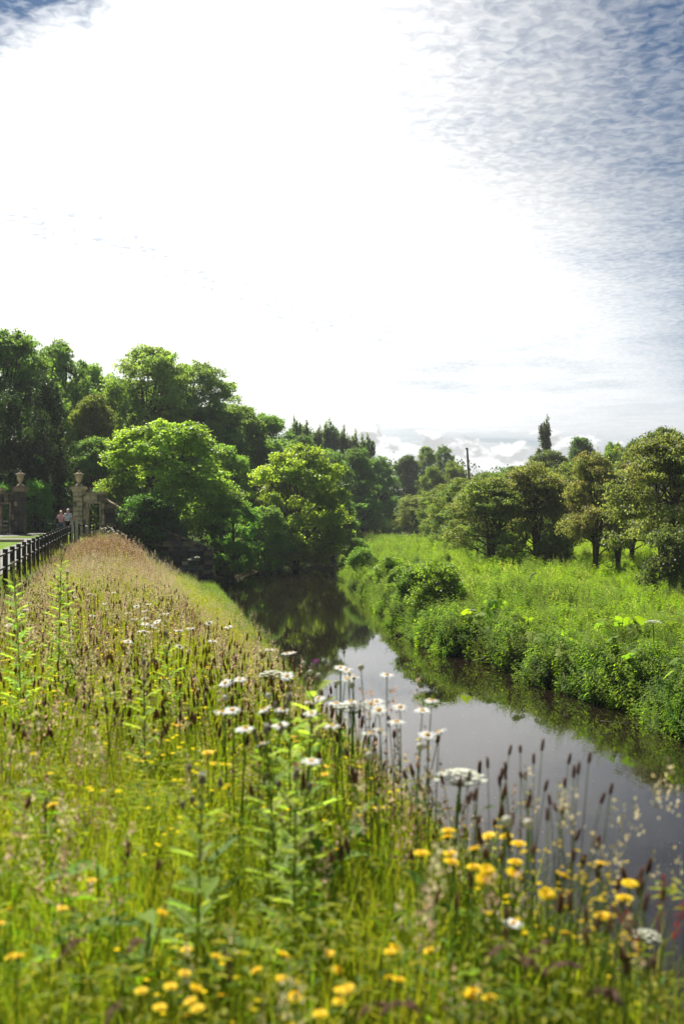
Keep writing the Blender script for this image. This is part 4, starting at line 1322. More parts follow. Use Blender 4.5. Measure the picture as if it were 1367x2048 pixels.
# barred gate in the left doorway
a, b_ = pxw(3, 0, GY).x, pxw(18.5, 0, GY).x
gt = empty('iron_gate', ((a + b_) / 2, GY + 0.25, 0.2)); tag(gt, 'upright iron bars closing the left stone doorway', 'gate')
hw = (b_ - a) / 2 - 0.01
mb = MB(); mb.tube([(0, 0, 0.05), (0, 0, 1.88)], 0.013, 6); barm = mb.mesh('iron_bar', M_iron)
for i in range(6):
    o = link('bar', barm, gt); o.location = (-hw + 0.03 + (2 * hw - 0.06) * i / 5, 0, 0)
mb = MB(); mb.box((-hw, -0.02, 0), (hw, 0.02, 0.04)); rm = mb.mesh('gate_rail', M_iron)
for z in (0.08, 0.95, 1.8):
    o = link('rail', rm, gt); o.location = (0, 0, z)

# open leaf of the carriage gate, edge on behind the right pier
og = empty('carriage_gate', (-16.45, GY + 0.4, 0.25)); tag(og, 'black iron carriage gate swung open beside the pale pier', 'gate')
for i in range(14):
    o = link('bar', barm, og); o.location = (-0.02, 0.1 + i * 0.11, 0)
    o.scale = (1, 1, 0.9 + 0.35 * (i / 13) ** 2)
mb = MB(); mb.box((-0.04, 0.05, 0), (0.0, 1.6, 0.05)); rm2 = mb.mesh('gate_rail_long', M_iron)
for z in (0.1, 0.9, 1.6):
    o = link('rail', rm2, og); o.location = (0, 0, z)

# rubble garden wall behind the gateway
gw = empty('garden_wall', (-21.5, 70, 0.2)); tag(gw, 'grey rubble garden wall across the back of the gateway', 'wall')
x = -27.0
mb = MB(); mb.box((-5.5, 0.05, -0.3), (5.8, 0.4, 1.74)); link('core', mb.mesh('garden_wall_core', M_mortar), gw)
rows = 6; rh = 1.78 / rows
for r_ in range(rows):
    x = -5.5 + rnd.uniform(-0.2, 0)
    while x < 5.8:
        w_ = rnd.uniform(0.38, 0.72)
        m_ = M_stone_gy if x < 0.6 else rnd.choice([M_stone_br, M_stone_gy, M_stone_br])
        stone(gw, x, x + w_, 0, r_ * rh, (r_ + 1) * rh, 0.3, m_, gap=0.014)
        x += w_
x = -5.5
while x < 5.8:
    w_ = rnd.uniform(0.6, 0.9); stone(gw, x, x + w_, -0.05, 1.785, 1.87, 0.5, M_stone_gy, 'coping_stone', 0.006); x += w_
c = pxw(110, 1023, 69.9)
mb = MB(); mb.box((-0.10, -0.02, -0.13), (0.10, 0.0, 0.13), jit=0); mb.box((-0.07, -0.024, -0.10), (0.07, -0.021, -0.02), (0.3, 0.4, 0.5))
o = link('wall_notice', mb.mesh('wall_notice', M_white)); o.location = (c.x, 69.97, c.z); tag(o, 'small pale notice fixed to the garden wall above the couple', 'notice')

# sloping wall running down to the river
def ztop_s(x):
    return float(np.interp(x, [-14.42, -13.0, -11.35, -9.6, -7.85], [2.50, 1.60, 0.86, 0.10, -0.58]))
sw_ = empty('sloping_wall', (-14.42, GY, 0)); tag(sw_, 'dark stone wall sloping from the doorway down to the river', 'wall')
mb = MB()
N = 22
for k in range(N):
    x0 = -14.42 + 6.5 * k / N; x1 = -14.42 + 6.5 * (k + 1) / N
    zt = min(ztop_s(x0), ztop_s(x1)) - 0.12
    mb.box((x0 + 14.42 + 0.001, 0.10, -3.6), (x1 + 14.42, 0.5, zt))
link('core', mb.mesh('sloping_wall_core', M_mortar), sw_)
z = -3.08; row = 0
while z < 2.4:
    rh = 0.27 if row % 3 else 0.33
    x = -14.42 + rnd.uniform(0, 0.15)
    while x < -8.45:
        w_ = min(rnd.uniform(0.34, 0.66), -8.4 - x)
        zt = ztop_s(x + w_ / 2) - 0.13
        zg = gz(x + w_ / 2, 60.2) - 0.5
        if z + rh > zg and z < zt - 0.05 and w_ > 0.1:
            z1 = min(z + rh, zt)
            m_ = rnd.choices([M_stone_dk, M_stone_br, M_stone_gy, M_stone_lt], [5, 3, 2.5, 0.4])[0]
            stone(sw_, x + 14.42, x + w_ + 14.42, 0.02, z, z1, 0.3, m_)
        x += w_
    z += rh; row += 1
x = -14.40
while x < -7.9:
    w_ = 0.52; x1 = min(x + w_, -7.84)
    z0, z1 = ztop_s(x), ztop_s(x1)
    mb = MB()
    a = x + 14.42 + 0.006; b_ = x1 + 14.42 - 0.006
    vs = [(a, -0.05, z0 - 0.11), (b_, -0.05, z1 - 0.11), (b_, 0.56, z1 - 0.11), (a, 0.56, z0 - 0.11), (a, -0.05, z0), (b_, -0.05, z1), (b_, 0.56, z1), (a, 0.56, z0)]
    mb.add(vs, [(0, 3, 2, 1), (4, 5, 6, 7), (0, 1, 5, 4), (1, 2, 6, 5), (2, 3, 7, 6), (3, 0, 4, 7)])
    link('coping_stone', mb.mesh('coping_slab', M_stone_br), sw_)
    x = x1
for i in range(9):
    stone(sw_, 14.42 - 8.38, 14.42 - 7.84, -0.10, -3.25 + i * 0.28, -2.97 + i * 0.28, 0.6, [M_stone_br, M_stone_dk][i % 2], 'end_pier_stone')

# ------------------------------------------------------------------ fence
fpts = [(float(fence_x(y)), y) for y in np.arange(15.2, 50, 1.5)] + [(-14.0, 51.4), (-14.35, 53.6), (-14.50, 55.0), (-14.60, 56.4), (-14.62, 57.8), (-14.62, 59.4)]
fence = empty('black_fence', (fpts[0][0], fpts[0][1], 0.0)); tag(fence, 'low black fence of thick posts and two rails along the footpath', 'fence')
org = Vector((fpts[0][0], fpts[0][1], 0))
mb = MB(); mb.box((-0.052, -0.052, -0.35), (0.052, 0.052, 0.73)); mb.box((-0.056, -0.056, 0.731), (0.056, 0.056, 0.75)); pm = mb.mesh('fence_post', M_iron)
def zf(x, y): return float(np.interp(y, [0, 20, 60], [0.0, 0.04, 0.30]))
mb = MB(); mb.box((0, -0.022, -0.022), (1, 0.022, 0.022)); rlm = mb.mesh('fence_rail', M_iron)
for i, (x, y) in enumerate(fpts):
    o = link('post', pm, fence); o.location = Vector((x, y, zf(x, y))) - org
    x2, y2 = fpts[min(i + 1, len(fpts) - 1)]
    if i < len(fpts) - 1:
        d = Vector((x2 - x, y2 - y, zf(x2, y2) - zf(x, y)))
        o.rotation_euler = (0, 0, math.atan2(d.y, d.x)); rz = math.atan2(d.y, d.x)
        for zz in (0.64, 0.34):
            q = link('rail', rlm, fence)
            dn = Vector((d.x, d.y, 0)).normalized()
            q.location = Vector((x, y, zf(x, y) + zz)) - org + dn * 0.062
            q.rotation_euler = (0, -math.asin(d.z / d.length), rz); q.scale = (d.length - 0.125, 1, 1)

# pale wooden posts by the end of the fence
wp = empty('wooden_stile', (pxw(149, 0, 53).x, 53, 0.2)); tag(wp, 'pair of pale wooden posts joined at the top beside the couple', 'stile')
mb = MB(); mb.box((-0.06, -0.05, -0.2), (0.06, 0.05, 0.96), jit=0.004); pm2 = mb.mesh('wood_post', M_wood)
for dx_ in (-0.13, 0.13):
    o = link('post', pm2, wp); o.location = (dx_, 0, 0)
mb = MB(); mb.box((-0.19, -0.055, 0.961), (0.19, 0.055, 1.02)); link('top_rail', mb.mesh('wood_rail', M_wood), wp)

# iron railings by the gate
def railing(u0, u1_, D, vtop, n, rails, label):
    p0 = pxw(u0, vtop, D); p1 = pxw(u1_, vtop, D); zb = gz(p0.x, D); h = p0.z - zb
    root = empty('iron_railing', (p0.x, D, zb)); tag(root, label, 'railing', 'black iron railings by the gate')
    L = p1.x - p0.x
    mb = MB(); mb.tube([(0, 0, -0.1), (0, 0, h)], 0.022, 6); mb.lathe([(0.02, 0), (0.035, 0.02), (0.02, 0.05)], 6, c=(0, 0, h)); pmm = mb.mesh('railing_post', M_iron)
    for i in range(n):
        o = link('post', pmm, root); o.location = (L * i / (n - 1), 0, 0)
    mb = MB(); mb.tube([(0, 0, 0), (L, 0, 0)], 0.016, 6); rmm = mb.mesh('railing_bar', M_iron)
    for i in range(rails):
        o = link('rail', rmm, root); o.location = (0, 0, h * (1 - 0.3 * i) - 0.02)
    return root


railing(-8, 18, 58.5, 1042, 3, 3, 'three bar black railing in front of the left doorway')
railing(53, 86, 66.5, 1038, 5, 2, 'black railing in front of the garden wall inside the gateway')
railing(94, 106, 63.0, 1047, 2, 1, 'small single hoop railing left of the couple')
railing(29, 37, 60.0, 1041, 2, 2, 'short black railing at the foot of the blackened pier')


# ------------------------------------------------------------------ people
def skin_obj(name, verts, edges, radii, m, parent, sub=2):
    me = bpy.data.meshes.new(name)
    me.from_pydata(verts, edges, [])
    me.materials.append(m)
    o = link(name, me, parent)
    md = o.modifiers.new('skin', 'SKIN'); md.use_smooth_shade = True
    for i, rr in enumerate(radii):
        me.skin_vertices[0].data[i].radius = rr if isinstance(rr, tuple) else (rr, rr)
    me.skin_vertices[0].data[0].use_root = True
    sb = o.modifiers.new('sub', 'SUBSURF'); sb.levels = sub; sb.render_levels = sub
    return o


def person(loc, rz, scale, label, shirt_m, trouser_m, hair_m, kind, lean=0.0):
    root = empty('person', loc, rz, scale); tag(root, label, 'person', 'couple walking on the footpath')
    st = 1 if kind == 'woman' else -1
    shw = 0.17 if kind == 'woman' else 0.20
    # joints: pelvis, waist, chest, neck, head low, head top, then limbs
    V = [(0, 0, 0.94), (0, -0.01, 1.10), (0, -0.01 - lean, 1.32), (0, -0.01 - lean, 1.45), (0, -0.03 - lean, 1.54), (0, -0.02 - lean, 1.66),
         (0.09, 0, 0.90), (0.10, -0.10 * st, 0.50), (0.10, -0.08 * st - 0.02, 0.09), (0.11, -0.20 * st - 0.02, 0.04),
         (-0.09, 0, 0.90), (-0.10, 0.02 * st, 0.50), (-0.10, 0.16 * st, 0.10), (-0.11, 0.06 * st - 0.05, 0.04),
         (shw, -lean, 1.38), (shw + 0.07, 0.02, 1.12), (shw + 0.06, -0.10, 0.90), (shw + 0.05, -0.14, 0.82),
         (-shw, -lean, 1.38), (-shw - 0.07, 0.02, 1.12), (-shw - 0.06, -0.04, 0.90), (-shw - 0.05, -0.07, 0.82)]
    E = [(0, 1), (1, 2), (2, 3), (3, 4), (4, 5), (0, 6), (6, 7), (7, 8), (8, 9), (0, 10), (10, 11), (11, 12), (12, 13), (2, 14), (14, 15), (15, 16), (16, 17), (2, 18), (18, 19), (19, 20), (20, 21)]
    RD = [(0.15, 0.11), (0.14, 0.11), (0.16, 0.115), 0.058, (0.075, 0.09), (0.08, 0.095), 0.09, 0.06, 0.042, 0.035, 0.09, 0.06, 0.042, 0.035, 0.055, 0.042, 0.032, 0.030, 0.055, 0.042, 0.032, 0.030]
    # fingers rooted in the palms
    for hand, sx in ((17, 1), (21, -1)):
        bx, by, bz = V[hand]
        for f, (fx, fl) in enumerate(((-0.024, 0.075), (-0.008, 0.085), (0.008, 0.08), (0.024, 0.065))):
            k = len(V)
            V += [(bx + fx * 0.3, by + fx, bz - 0.045), (bx + fx * 0.3 - 0.01 * sx, by + fx - 0.012, bz - 0.045 - fl)]
            E += [(hand, k), (k, k + 1)]; RD += [0.010, 0.008]
        k = len(V); V += [(bx, by - 0.035, bz - 0.03), (bx - 0.01 * sx, by - 0.05, bz - 0.075)]; E += [(hand, k), (k, k + 1)]; RD += [0.011, 0.009]
    skin_obj('body', V, E, RD, M_skin, root)
    # shirt with short sleeves
    e = 0.018
    SV = [V[0][:2] + (0.93,), V[1], V[2], (V[3][0], V[3][1], 1.41), V[14], (shw + 0.05, 0.0, 1.20), V[18], (-shw - 0.05, 0.0, 1.20)]
    skin_obj('shirt', SV, [(0, 1), (1, 2), (2, 3), (2, 4), (4, 5), (2, 6), (6, 7)], [(0.17, 0.13), (0.165, 0.135), (0.18, 0.14), 0.07, 0.075, 0.066, 0.075, 0.066], shirt_m, root)
    TV = [(0, 0, 0.95), V[6], V[7], (V[8][0], V[8][1], 0.12), V[10], V[11], (V[12][0], V[12][1], 0.13)]
    skin_obj('trousers', TV, [(0, 1), (1, 2), (2, 3), (0, 4), (4, 5), (5, 6)], [(0.165, 0.125), 0.105, 0.08, 0.062, 0.105, 0.08, 0.062], trouser_m, root)
    for a_, b2 in ((8, 9), (12, 13)):
        skin_obj('shoe', [(V[a_][0], V[a_][1], 0.05), (V[b2][0], V[b2][1] - 0.02, 0.035)], [(0, 1)], [0.05, 0.042], M_iron, root, 2)
    hx, hy, hz = V[5]
    hv = [(0, hy + 0.02, hz + 0.03), (0, hy + 0.045, hz - 0.03), (0, hy + 0.05, hz - 0.10)]
    rad = [(0.093, 0.100), (0.093, 0.075), (0.07, 0.045)] if kind == 'woman' else [(0.088, 0.092), (0.088, 0.07), (0.065, 0.04)]
    skin_obj('hair', hv, [(0, 1), (1, 2)], rad, hair_m, root)
    mb = MB(); mb.add([(-0.012, -0.125 - lean, 1.585), (0.012, -0.125 - lean, 1.585), (0, -0.15 - lean, 1.59), (0, -0.12 - lean, 1.63)], [(0, 1, 2), (0, 2, 3), (1, 3, 2), (0, 3, 1)]); link('nose', mb.mesh('nose', M_skin), root)
    for sx in (-1, 1):
        mb = MB(); mb.lathe([(0.004, -0.01), (0.011, 0), (0.004, 0.01)], 8, c=(sx * 0.033, -0.118 - lean, 1.615)); link('eye', mb.mesh('eye', M_iron), root)
        mb = MB(); mb.lathe([(0.005, -0.03), (0.014, 0), (0.006, 0.03)], 8, c=(sx * 0.088, -0.015 - lean, 1.60)); link('ear', mb.mesh('ear', M_skin), root)
    mb = MB(); mb.box((-0.022, -0.126 - lean, 1.548), (0.022, -0.112 - lean, 1.556)); link('mouth', mb.mesh('mouth', simple('lips', (0.4, 0.16, 0.13), 0.5)), root)
    return root


M_stripe, t, out = mat('striped_shirt')
tcn = t.new('ShaderNodeTexCoord'); spn = t.new('ShaderNodeSeparateXYZ'); t.l.new(tcn.outputs['Object'], spn.inputs[0])
wv = t.m('SINE', t.m('MULTIPLY', spn.outputs[2], 2 * math.pi / 0.075))
p = principled(t, t.mix(t.ss(wv, 0.1, 0.35), c4((0.75, 0.76, 0.80)), c4((0.12, 0.16, 0.32))), 0.8, 0.2)
t.l.new(p.outputs[0], out.inputs[0])
M_pink = simple('pink_cotton', (0.72, 0.36, 0.40), 0.85, 0.2)
M_navy = simple('navy_wool', (0.015, 0.018, 0.035), 0.9, 0.2)
M_jean = simple('blue_denim', (0.06, 0.11, 0.22), 0.85, 0.2)
M_blond = simple('blond_hair', (0.62, 0.46, 0.26), 0.6, 0.3)
M_grey = simple('white_hair', (0.62, 0.60, 0.57), 0.6, 0.3)
man = person(pxw(137, 0, 54) * 1.0, R(-25), 0.95, 'white haired man in a blue striped white polo shirt, on the right of the couple', M_stripe, M_navy, M_grey, 'man', 0.03)
man.location.z = 0.22
wom = person(pxw(122.5, 0, 54.2), R(15), 0.90, 'blond woman in a pink top and dark open cardigan, left of the man', M_pink, M_jean, M_blond, 'woman')
wom.location.z = 0.20
for sx in (-1, 1):
    skin_obj('cardigan', [(sx * 0.13, 0.035, 0.90), (sx * 0.14, 0.03, 1.15), (sx * 0.14, 0.02, 1.37), (sx * 0.24, 0.02, 1.13), (sx * 0.23, -0.07, 0.92)], [(0, 1), (1, 2), (2, 3), (3, 4)], [(0.075, 0.13), (0.07, 0.13), (0.08, 0.11), 0.068, 0.055], M_navy, wom)

# ------------------------------------------------------------------ mast, branches
c0, c1 = pxw(938.5, 962, 168), pxw(933.5, 896, 168)
ms = empty('rusty_mast', (c0.x, c0.y, gz(c0.x, c0.y))); tag(ms, 'thin rusty leaning mast sticking up above the far trees', 'mast')
d = c1 - c0; zb = ms.location.z; tt = (zb - c0.z) / d.z
pb = c0 + d * tt; ms.location.x = pb.x
mb = MB(); mb.tube([(0, 0, 0), c1 - ms.location], [0.22, 0.15], 8); link('pole', mb.mesh('mast_pole', M_rust), ms)
e1 = c1 - ms.location
mb = MB(); mb.box((e1.x - 0.28, -0.12, e1.z - 0.25), (e1.x + 0.10, 0.12, e1.z + 0.05)); link('head', mb.mesh('mast_head', M_rust), ms)
mb = MB(); mb.tube([(e1.x * 0.62 - 0.25, 0, e1.z * 0.62), (e1.x * 0.8 - 0.22, 0, e1.z * 0.8), (e1.x - 0.1, 0, e1.z - 0.3)], 0.05, 5); link('stay', mb.mesh('mast_stay', M_rust), ms)


def branch(name, segs, label, cat, D, r0, group=None):
    """segs: list of pixel polylines at depth D"""
    p0 = pxw(segs[0][0][0], segs[0][0][1], D)
    root = empty(name, p0); tag(root, label, cat, group)
    for k, sg in enumerate(segs):
        mb = MB()
        pts_ = [pxw(a[0], a[1], D + (a[2] if len(a) > 2 else 0)) - p0 for a in sg]
        mb.tube(pts_, [r0 * (1 - 0.6 * i / (len(pts_) - 1)) * (1 if k == 0 else 0.7) for i in range(len(pts_))], 6)
        link('limb' if k == 0 else 'twig', mb.mesh(name, M_drift, True), root)
    return root


branch('dead_branch', [[(1135, 1384, 0), (1131, 1368, 0), (1126, 1345, .1)], [(1136, 1369), (1145, 1380), (1160, 1391, -.2)], [(1133, 1370), (1121, 1380, -.1)], [(1132, 1382), (1127, 1392)]], 'forked pale dead branch standing in the water under the right bank', 'branch', 25.0, 0.016, 'dead wood at the right bank')
branch('dead_branch', [[(1063, 1368), (1068, 1354), (1078, 1344), (1089, 1336, .3)]], 'single curved pale stick poking out of the water under the right bank', 'branch', 26.2, 0.014, 'dead wood at the right bank')
branch('dead_branch', [[(955, 1324), (968, 1314), (985, 1312, .4)], [(968, 1322), (978, 1314, .3)]], 'low pale sticks at the water below the bright butterbur leaves', 'branch', 30.0, 0.02, 'dead wood at the right bank')
branch('dead_branch', [[(1050, 1176), (1056, 1163), (1062, 1150), (1068, 1146)], [(1062, 1150), (1072, 1146)]], 'grey broken branch leaning out of the meadow herbs before the hawthorns', 'branch', 45.0, 0.055, 'dead wood at the right bank')
branch('dead_branch', [[(1200, 1442), (1230, 1445), (1262, 1447, .3)]], 'thin bare twig lying on the water near the right edge', 'branch', 21.2, 0.012, 'dead wood at the right bank')
c = pxw(797, 1271, 37)
mb = MB(); mb.tube([(-0.13, 0, 0.02), (0.0, 0.02, 0.05), (0.14, 0.05, 0.02)], [0.03, 0.055, 0.02], 7, (1, 1, 1)); mb.tube([(0, 0.02, 0.05), (-0.08, 0, 0.15)], [0.02, 0.008], 5)
o = link('floating_wood', mb.mesh('floating_wood', M_bark, True)); o.location = (c.x, 37, WZ); tag(o, 'small dark piece of wood floating where the water reflects the white sky', 'driftwood')


# ------------------------------------------------------------------ flowers and tall plants on the near bank
def flower_root(name, u, v, h, label, cat, group=None, ymin=1.75):
    x, y, z = place(u, v, h, ymin)
    return tag(empty(name, (x, y, z), rnd.uniform(0, 6.28)), label, cat, group)


def curve_pts(h, lx, ly, n=5):
    return [Vector((lx * (i / n) ** 1.7, ly * (i / n) ** 1.7, h * i / n)) for i in range(n + 1)]


def head_at(mb_list, pos, tilt, az_):
    M = Matrix.Translation(pos) @ Matrix.Rotation(az_, 4, 'Z') @ Matrix.Rotation(tilt, 4, 'X')
    for mb in mb_list:
        mb.v = [tuple(M @ Vector(v)) for v in mb.v]


def make_daisy(h, seed, Rr=0.029, parts=True):
    random.seed(seed); rr = random.Random(seed)
    st = MB(); pts_ = curve_pts(h, rr.uniform(-.05, .05), rr.uniform(-.05, .05))
    st.tube(pts_, [0.0022] * 5 + [0.0018], 5, (0.10, 0.17, 0.03))
    for k in range(4):
        a = rr.uniform(0, 6.28); q = pts_[0].lerp(pts_[-1], rr.uniform(0.1, 0.6))
        st.leaf(q, (math.cos(a), math.sin(a), 0.9), (0, 0, 1), 0.04, 0.009, (0.09, 0.16, 0.03))
    pe = MB(); n = 21
    for k in range(n):
        a = 6.283 * k / n + rr.uniform(-.05, .05); L = Rr * rr.uniform(0.88, 1.06); dr = rr.uniform(-0.25, 0.12); w = 0.0042
        c_, s2 = math.cos(a), math.sin(a)
        def P(r_, t_, z): return (c_ * r_ - s2 * t_, s2 * r_ + c_ * t_, z)
        pe.add([P(.006, -w * .5, 0), P(.006, w * .5, 0), P(L * .6, w, .002 + dr * L * .3), P(L, w * .5, dr * L), P(L, -w * .5, dr * L), P(L * .6, -w, .002 + dr * L * .3)], [(0, 1, 2, 5), (5, 2, 3, 4)], (0.82, 0.82, 0.80))
    di = MB(); di.lathe([(0.0085, -0.001), (0.009, 0.002), (0.0075, 0.0045), (0.004, 0.006), (0.001, 0.0062)], 10, (0.75, 0.45, 0.02))
    gr = MB(); gr.lathe([(0.002, -0.009), (0.007, -0.005), (0.009, -0.0015)], 8, (0.10, 0.16, 0.04))
    tilt = rr.uniform(0.0, 0.5)
    head_at([pe, di, gr], pts_[-1] + Vector((0, 0, 0.004)), tilt, rr.uniform(0, 6.28))
    st.add(gr.v, gr.f, (0.10, 0.16, 0.04))
    return st.mesh('daisy_stem', M_herb, True), pe.mesh('daisy_petals', M_flower), di.mesh('daisy_disc', M_flower, True)


def make_hawkbit(h, seed, Rr=0.021):
    rr = random.Random(seed)
    st = MB(); pts_ = curve_pts(h, rr.uniform(-.06, .06), rr.uniform(-.06, .06))
    st.tube(pts_, [0.0018] * 6, 5, (0.12, 0.17, 0.04))
    pe = MB()
    for ring, (n, rl, z, up) in enumerate(((18, 1.0, 0, 0.0), (15, 0.75, 0.001, 0.14), (10, 0.45, 0.002, 0.35))):
        for k in range(n):
            a = 6.283 * k / n + rr.uniform(-.1, .1); L = Rr * rl * rr.uniform(0.9, 1.08); w = 0.0032
            c_, s2 = math.cos(a), math.sin(a)
            def P(r_, t_, z_): return (c_ * r_ - s2 * t_, s2 * r_ + c_ * t_, z_)
            pe.add([P(.001, -w * .3, z), P(.001, w * .3, z), P(L, w, z + up * L), P(L * 1.05, 0, z + up * L * .95), P(L, -w, z + up * L)], [(0, 1, 2, 3, 4)], (0.88, 0.66, 0.01) if ring < 2 else (0.84, 0.55, 0.01))
    cx = MB(); cx.lathe([(0.002, -0.014), (0.006, -0.010), (0.007, -0.003), (0.005, 0.0)], 8, (0.08, 0.12, 0.04))
    head_at([pe, cx], pts_[-1] + Vector((0, 0, 0.010)), rr.uniform(0, 0.45), rr.uniform(0, 6.28))
    return st.mesh('hawkbit_stem', M_herb, True), pe.mesh('hawkbit_petals', M_flower), cx.mesh('hawkbit_bud_cup', M_herb, True)


def make_plantain(h, seed):
    rr = random.Random(seed)
    lx, ly = rr.uniform(-.09, .09), rr.uniform(-.09, .09)
    st = MB(); pts_ = curve_pts(h, lx, ly)
    st.tube(pts_, [0.0016] * 6, 5, (0.13, 0.16, 0.045))
    d = (pts_[-1] - pts_[-2]).normalized(); e = pts_[-1]
    L = rr.uniform(0.026, 0.046); hd = MB(); cb = rr.choice(BROWN)
    n = 7
    hd.tube([e + d * L * t for t in (0, .12, .45, .8, 1.0)], [0.0028, 0.0056, 0.0060, 0.0048, 0.0015], 7, cb)
    for k in range(34):
        t = rr.random(); a = rr.uniform(0, 6.28); q = e + d * L * t + Vector((math.cos(a), math.sin(a), 0)) * 0.0055
        hd.leaf(q, (math.cos(a), math.sin(a), 0.6), (0, 0, 1), 0.0045, 0.002, vary(rr.choice(BROWN + [(0.22, 0.15, 0.09)]), .2, rr))
    return st.mesh('plantain_stem', M_herb, True), hd.mesh('plantain_head', M_seed, True)


def thing_from(name, meshes, partnames):
    root = bpy.data.objects.new(name, None)
    root.empty_display_size = 0.05
    for me, pn in zip(meshes, partnames):
        o = bpy.data.objects.new(pn, me); o.parent = root
    return root


def put(proto_meshes, partnames, name, u, v, h, hproto, label, cat, group=None, ymin=1.95, size=1.0, lim=9.0):
    x, y, z = place_near(u, v, h, ymin, lim) if u > 420 and v > 1290 and not (u == 1300 and v == 1866) else place(u, v, h, ymin)
    if x > float(fxl(y)) - 0.15: print('IN WATER', name, u, v, x, y)
    hh = max(CAMZ + (1024 - v) / F * y - z, 0.2)
    return put_xyz(proto_meshes, partnames, name, x, y, z, size, label, cat, group, hh, hproto)


STUFF_PARTS = {'flowers'}


def put_xyz(meshes, partnames, name, x, y, z, s, label, cat, group, hh=None, hproto=None):
    """the stem is lengthened or shortened to the wanted height, the head keeps its size"""
    root = empty(name, (x, y, z), rnd.uniform(0, 6.28), s)
    tag(root, label, cat, group)
    for k, (me, pn) in enumerate(zip(meshes, partnames)):
        o = link(pn, me, root)
        if pn in STUFF_PARTS: o['kind'] = 'stuff'
        if hh is not None:
            hh_ = hh / s
            if k == 0: o.scale = (1, 1, hh_ / hproto)
            else: o.location = (0, 0, hh_ - hproto)
    return root


ORD = 'first second third fourth fifth sixth seventh eighth ninth tenth eleventh twelfth thirteenth fourteenth fifteenth sixteenth seventeenth eighteenth nineteenth twentieth twenty-first twenty-second twenty-third twenty-fourth twenty-fifth twenty-sixth twenty-seventh twenty-eighth twenty-ninth thirtieth'.split()
def ordinals(lst):
    """a phrase from the left or from the right for each member of a list of (u, v)"""
    n = len(lst); order = sorted(range(n), key=lambda i: (lst[i][0], lst[i][1])); res = [''] * n
    for r_, i in enumerate(order):
        if r_ < (n + 1) // 2: res[i] = ('leftmost' if r_ == 0 else ORD[r_] + ' from the left' if r_ < 30 else 'about the middle')
        else: res[i] = ('rightmost' if r_ == n - 1 else ORD[n - 1 - r_] + ' from the right' if n - 1 - r_ < 30 else 'about the middle')
    return res


DZ = [(222,1186),(149,1196),(68,1206),(42,1221),(22,1251),(50,1231),(201,1208),(186,1189),(266,1214),(249,1226),(289,1210),(291,1223),(296,1238),(258,1239),(324,1228),(317,1246),(280,1251),(268,1263),(290,1263),(301,1255),(347,1263),(373,1257),(409,1247),(440,1255),(444,1283),(258,1284),(360,1295),(175,1232)]
DM = [(550,1302),(566,1305),(575,1306),(460,1364),(452,1366),(585,1356),(470,1422),(466,1428),(475,1454),(485,1455),(528,1452),(541,1419),(505,1495),(641,1400),(602,1432),(672,1339),(683,1338),(677,1341),(695,1350),(710,1360),(704,1358),(772,1356),(695,1413),(719,1409),(736,1410),(728,1412),(772,1425),(803,1416),(823,1425),(814,1442),(845,1400),(762,1465),(755,1468),(865,1470),(858,1472),(685,1452),(610,1534),(545,1419),(1060,1857),(640,1402)]
dv = [make_daisy(0.6, 40 + i) for i in range(7)]
PN = ('stem', 'petals', 'disc')
for i, ((u, v), w_) in enumerate(zip(DZ, ordinals(DZ))):
    put(dv[i % 7], PN, 'oxeye_daisy', u, v, 0.74, 0.6, 'white ox-eye daisy, ' + w_ + ' in the loose patch up the bank', 'daisy', 'daisies in the middle of the left bank', size=1.35)
put(dv[3], PN, 'oxeye_daisy', 1060, 1857, 0.50, 0.6, 'single white daisy low among the yellow flowers at the lower right', 'daisy')
DM = [q for q in DM if q[0] != 1060]
for i, ((u, v), w_) in enumerate(zip(DM, ordinals(DM))):
    put(dv[(i * 3) % 7], PN, 'oxeye_daisy', u, v, 0.80 + 0.02 * (i % 3), 0.6, 'large white daisy near the water, ' + w_ + ' of those', 'daisy', 'daisies along the near edge of the bank', size=1.2)
# daisies by the end of the fence, far away
rr = random.Random(5)
for i in range(34):
    u = rr.gauss(222, 16); v = 1062 + (u - 222) * 0.35 + rr.uniform(-7, 8)
    y = rr.uniform(46, 55); x = (u - 683.5) / F * y; z = gz(x, y)
    hh = CAMZ + (1024 - v) / F * y - z
    put_xyz(dv[i % 7], ('stem', 'petals', 'disc'), 'oxeye_daisy', x, y, z, 2.1, 'tiny white daisy in the dense patch at the far end of the fence', 'daisy', 'daisies at the far end of the fence', max(0.6, min(hh, 1.15)), 0.6)

HK = [(382,555),(302,615),(447,587),(498,600),(465,618),(427,658),(510,640),(500,672),(545,668),(470,660),(628,572),(665,563),(650,566),(668,672),(820,730),(848,808),(970,657),(1155,745),(1035,795),(1005,868),(940,970),(165,1012),(150,1008),(318,1015),(605,700),(490,1170),(515,1176),(560,1165),(25,1220),(60,1140),(165,1110),(8,1070),(215,1130),(530,1225),(590,745)]
HK = [(683 + a / 2, 1400 + b / 2) for a, b in HK]
H8 = [(187,250),(278,638),(75,660),(10,840),(35,860),(735,900),(625,950),(680,975),(715,970),(740,1060),(770,1045),(800,1050),(640,1080),(1140,912),(1090,900),(1205,975),(1225,985),(1330,828),(1360,1010),(1260,1085),(1075,840),(880,980),(840,20),(830,820),(0,710),(800,790),(365,522),(590,660)]
HK += [(a / 2, 1500 + b / 2) for a, b in H8]
H6 = [(320,367),(350,370),(362,374),(35,445),(50,475),(450,410),(820,475),(830,470),(730,700),(715,705),(840,820),(845,860),(1300,860),(1305,880),(1298,895),(1310,872),(1170,780),(1160,760),(1160,745),(375,378),(180,578),(200,590),(115,605),(455,430),(940,470),(550,1,0)[:2]]
HS = [(a / 2, 1100 + b / 2) for a, b in H6 if b > 10]
hv_ = [make_hawkbit(0.45, 70 + i) for i in range(6)]
PH = ('stem', 'petals', 'bud_cup')
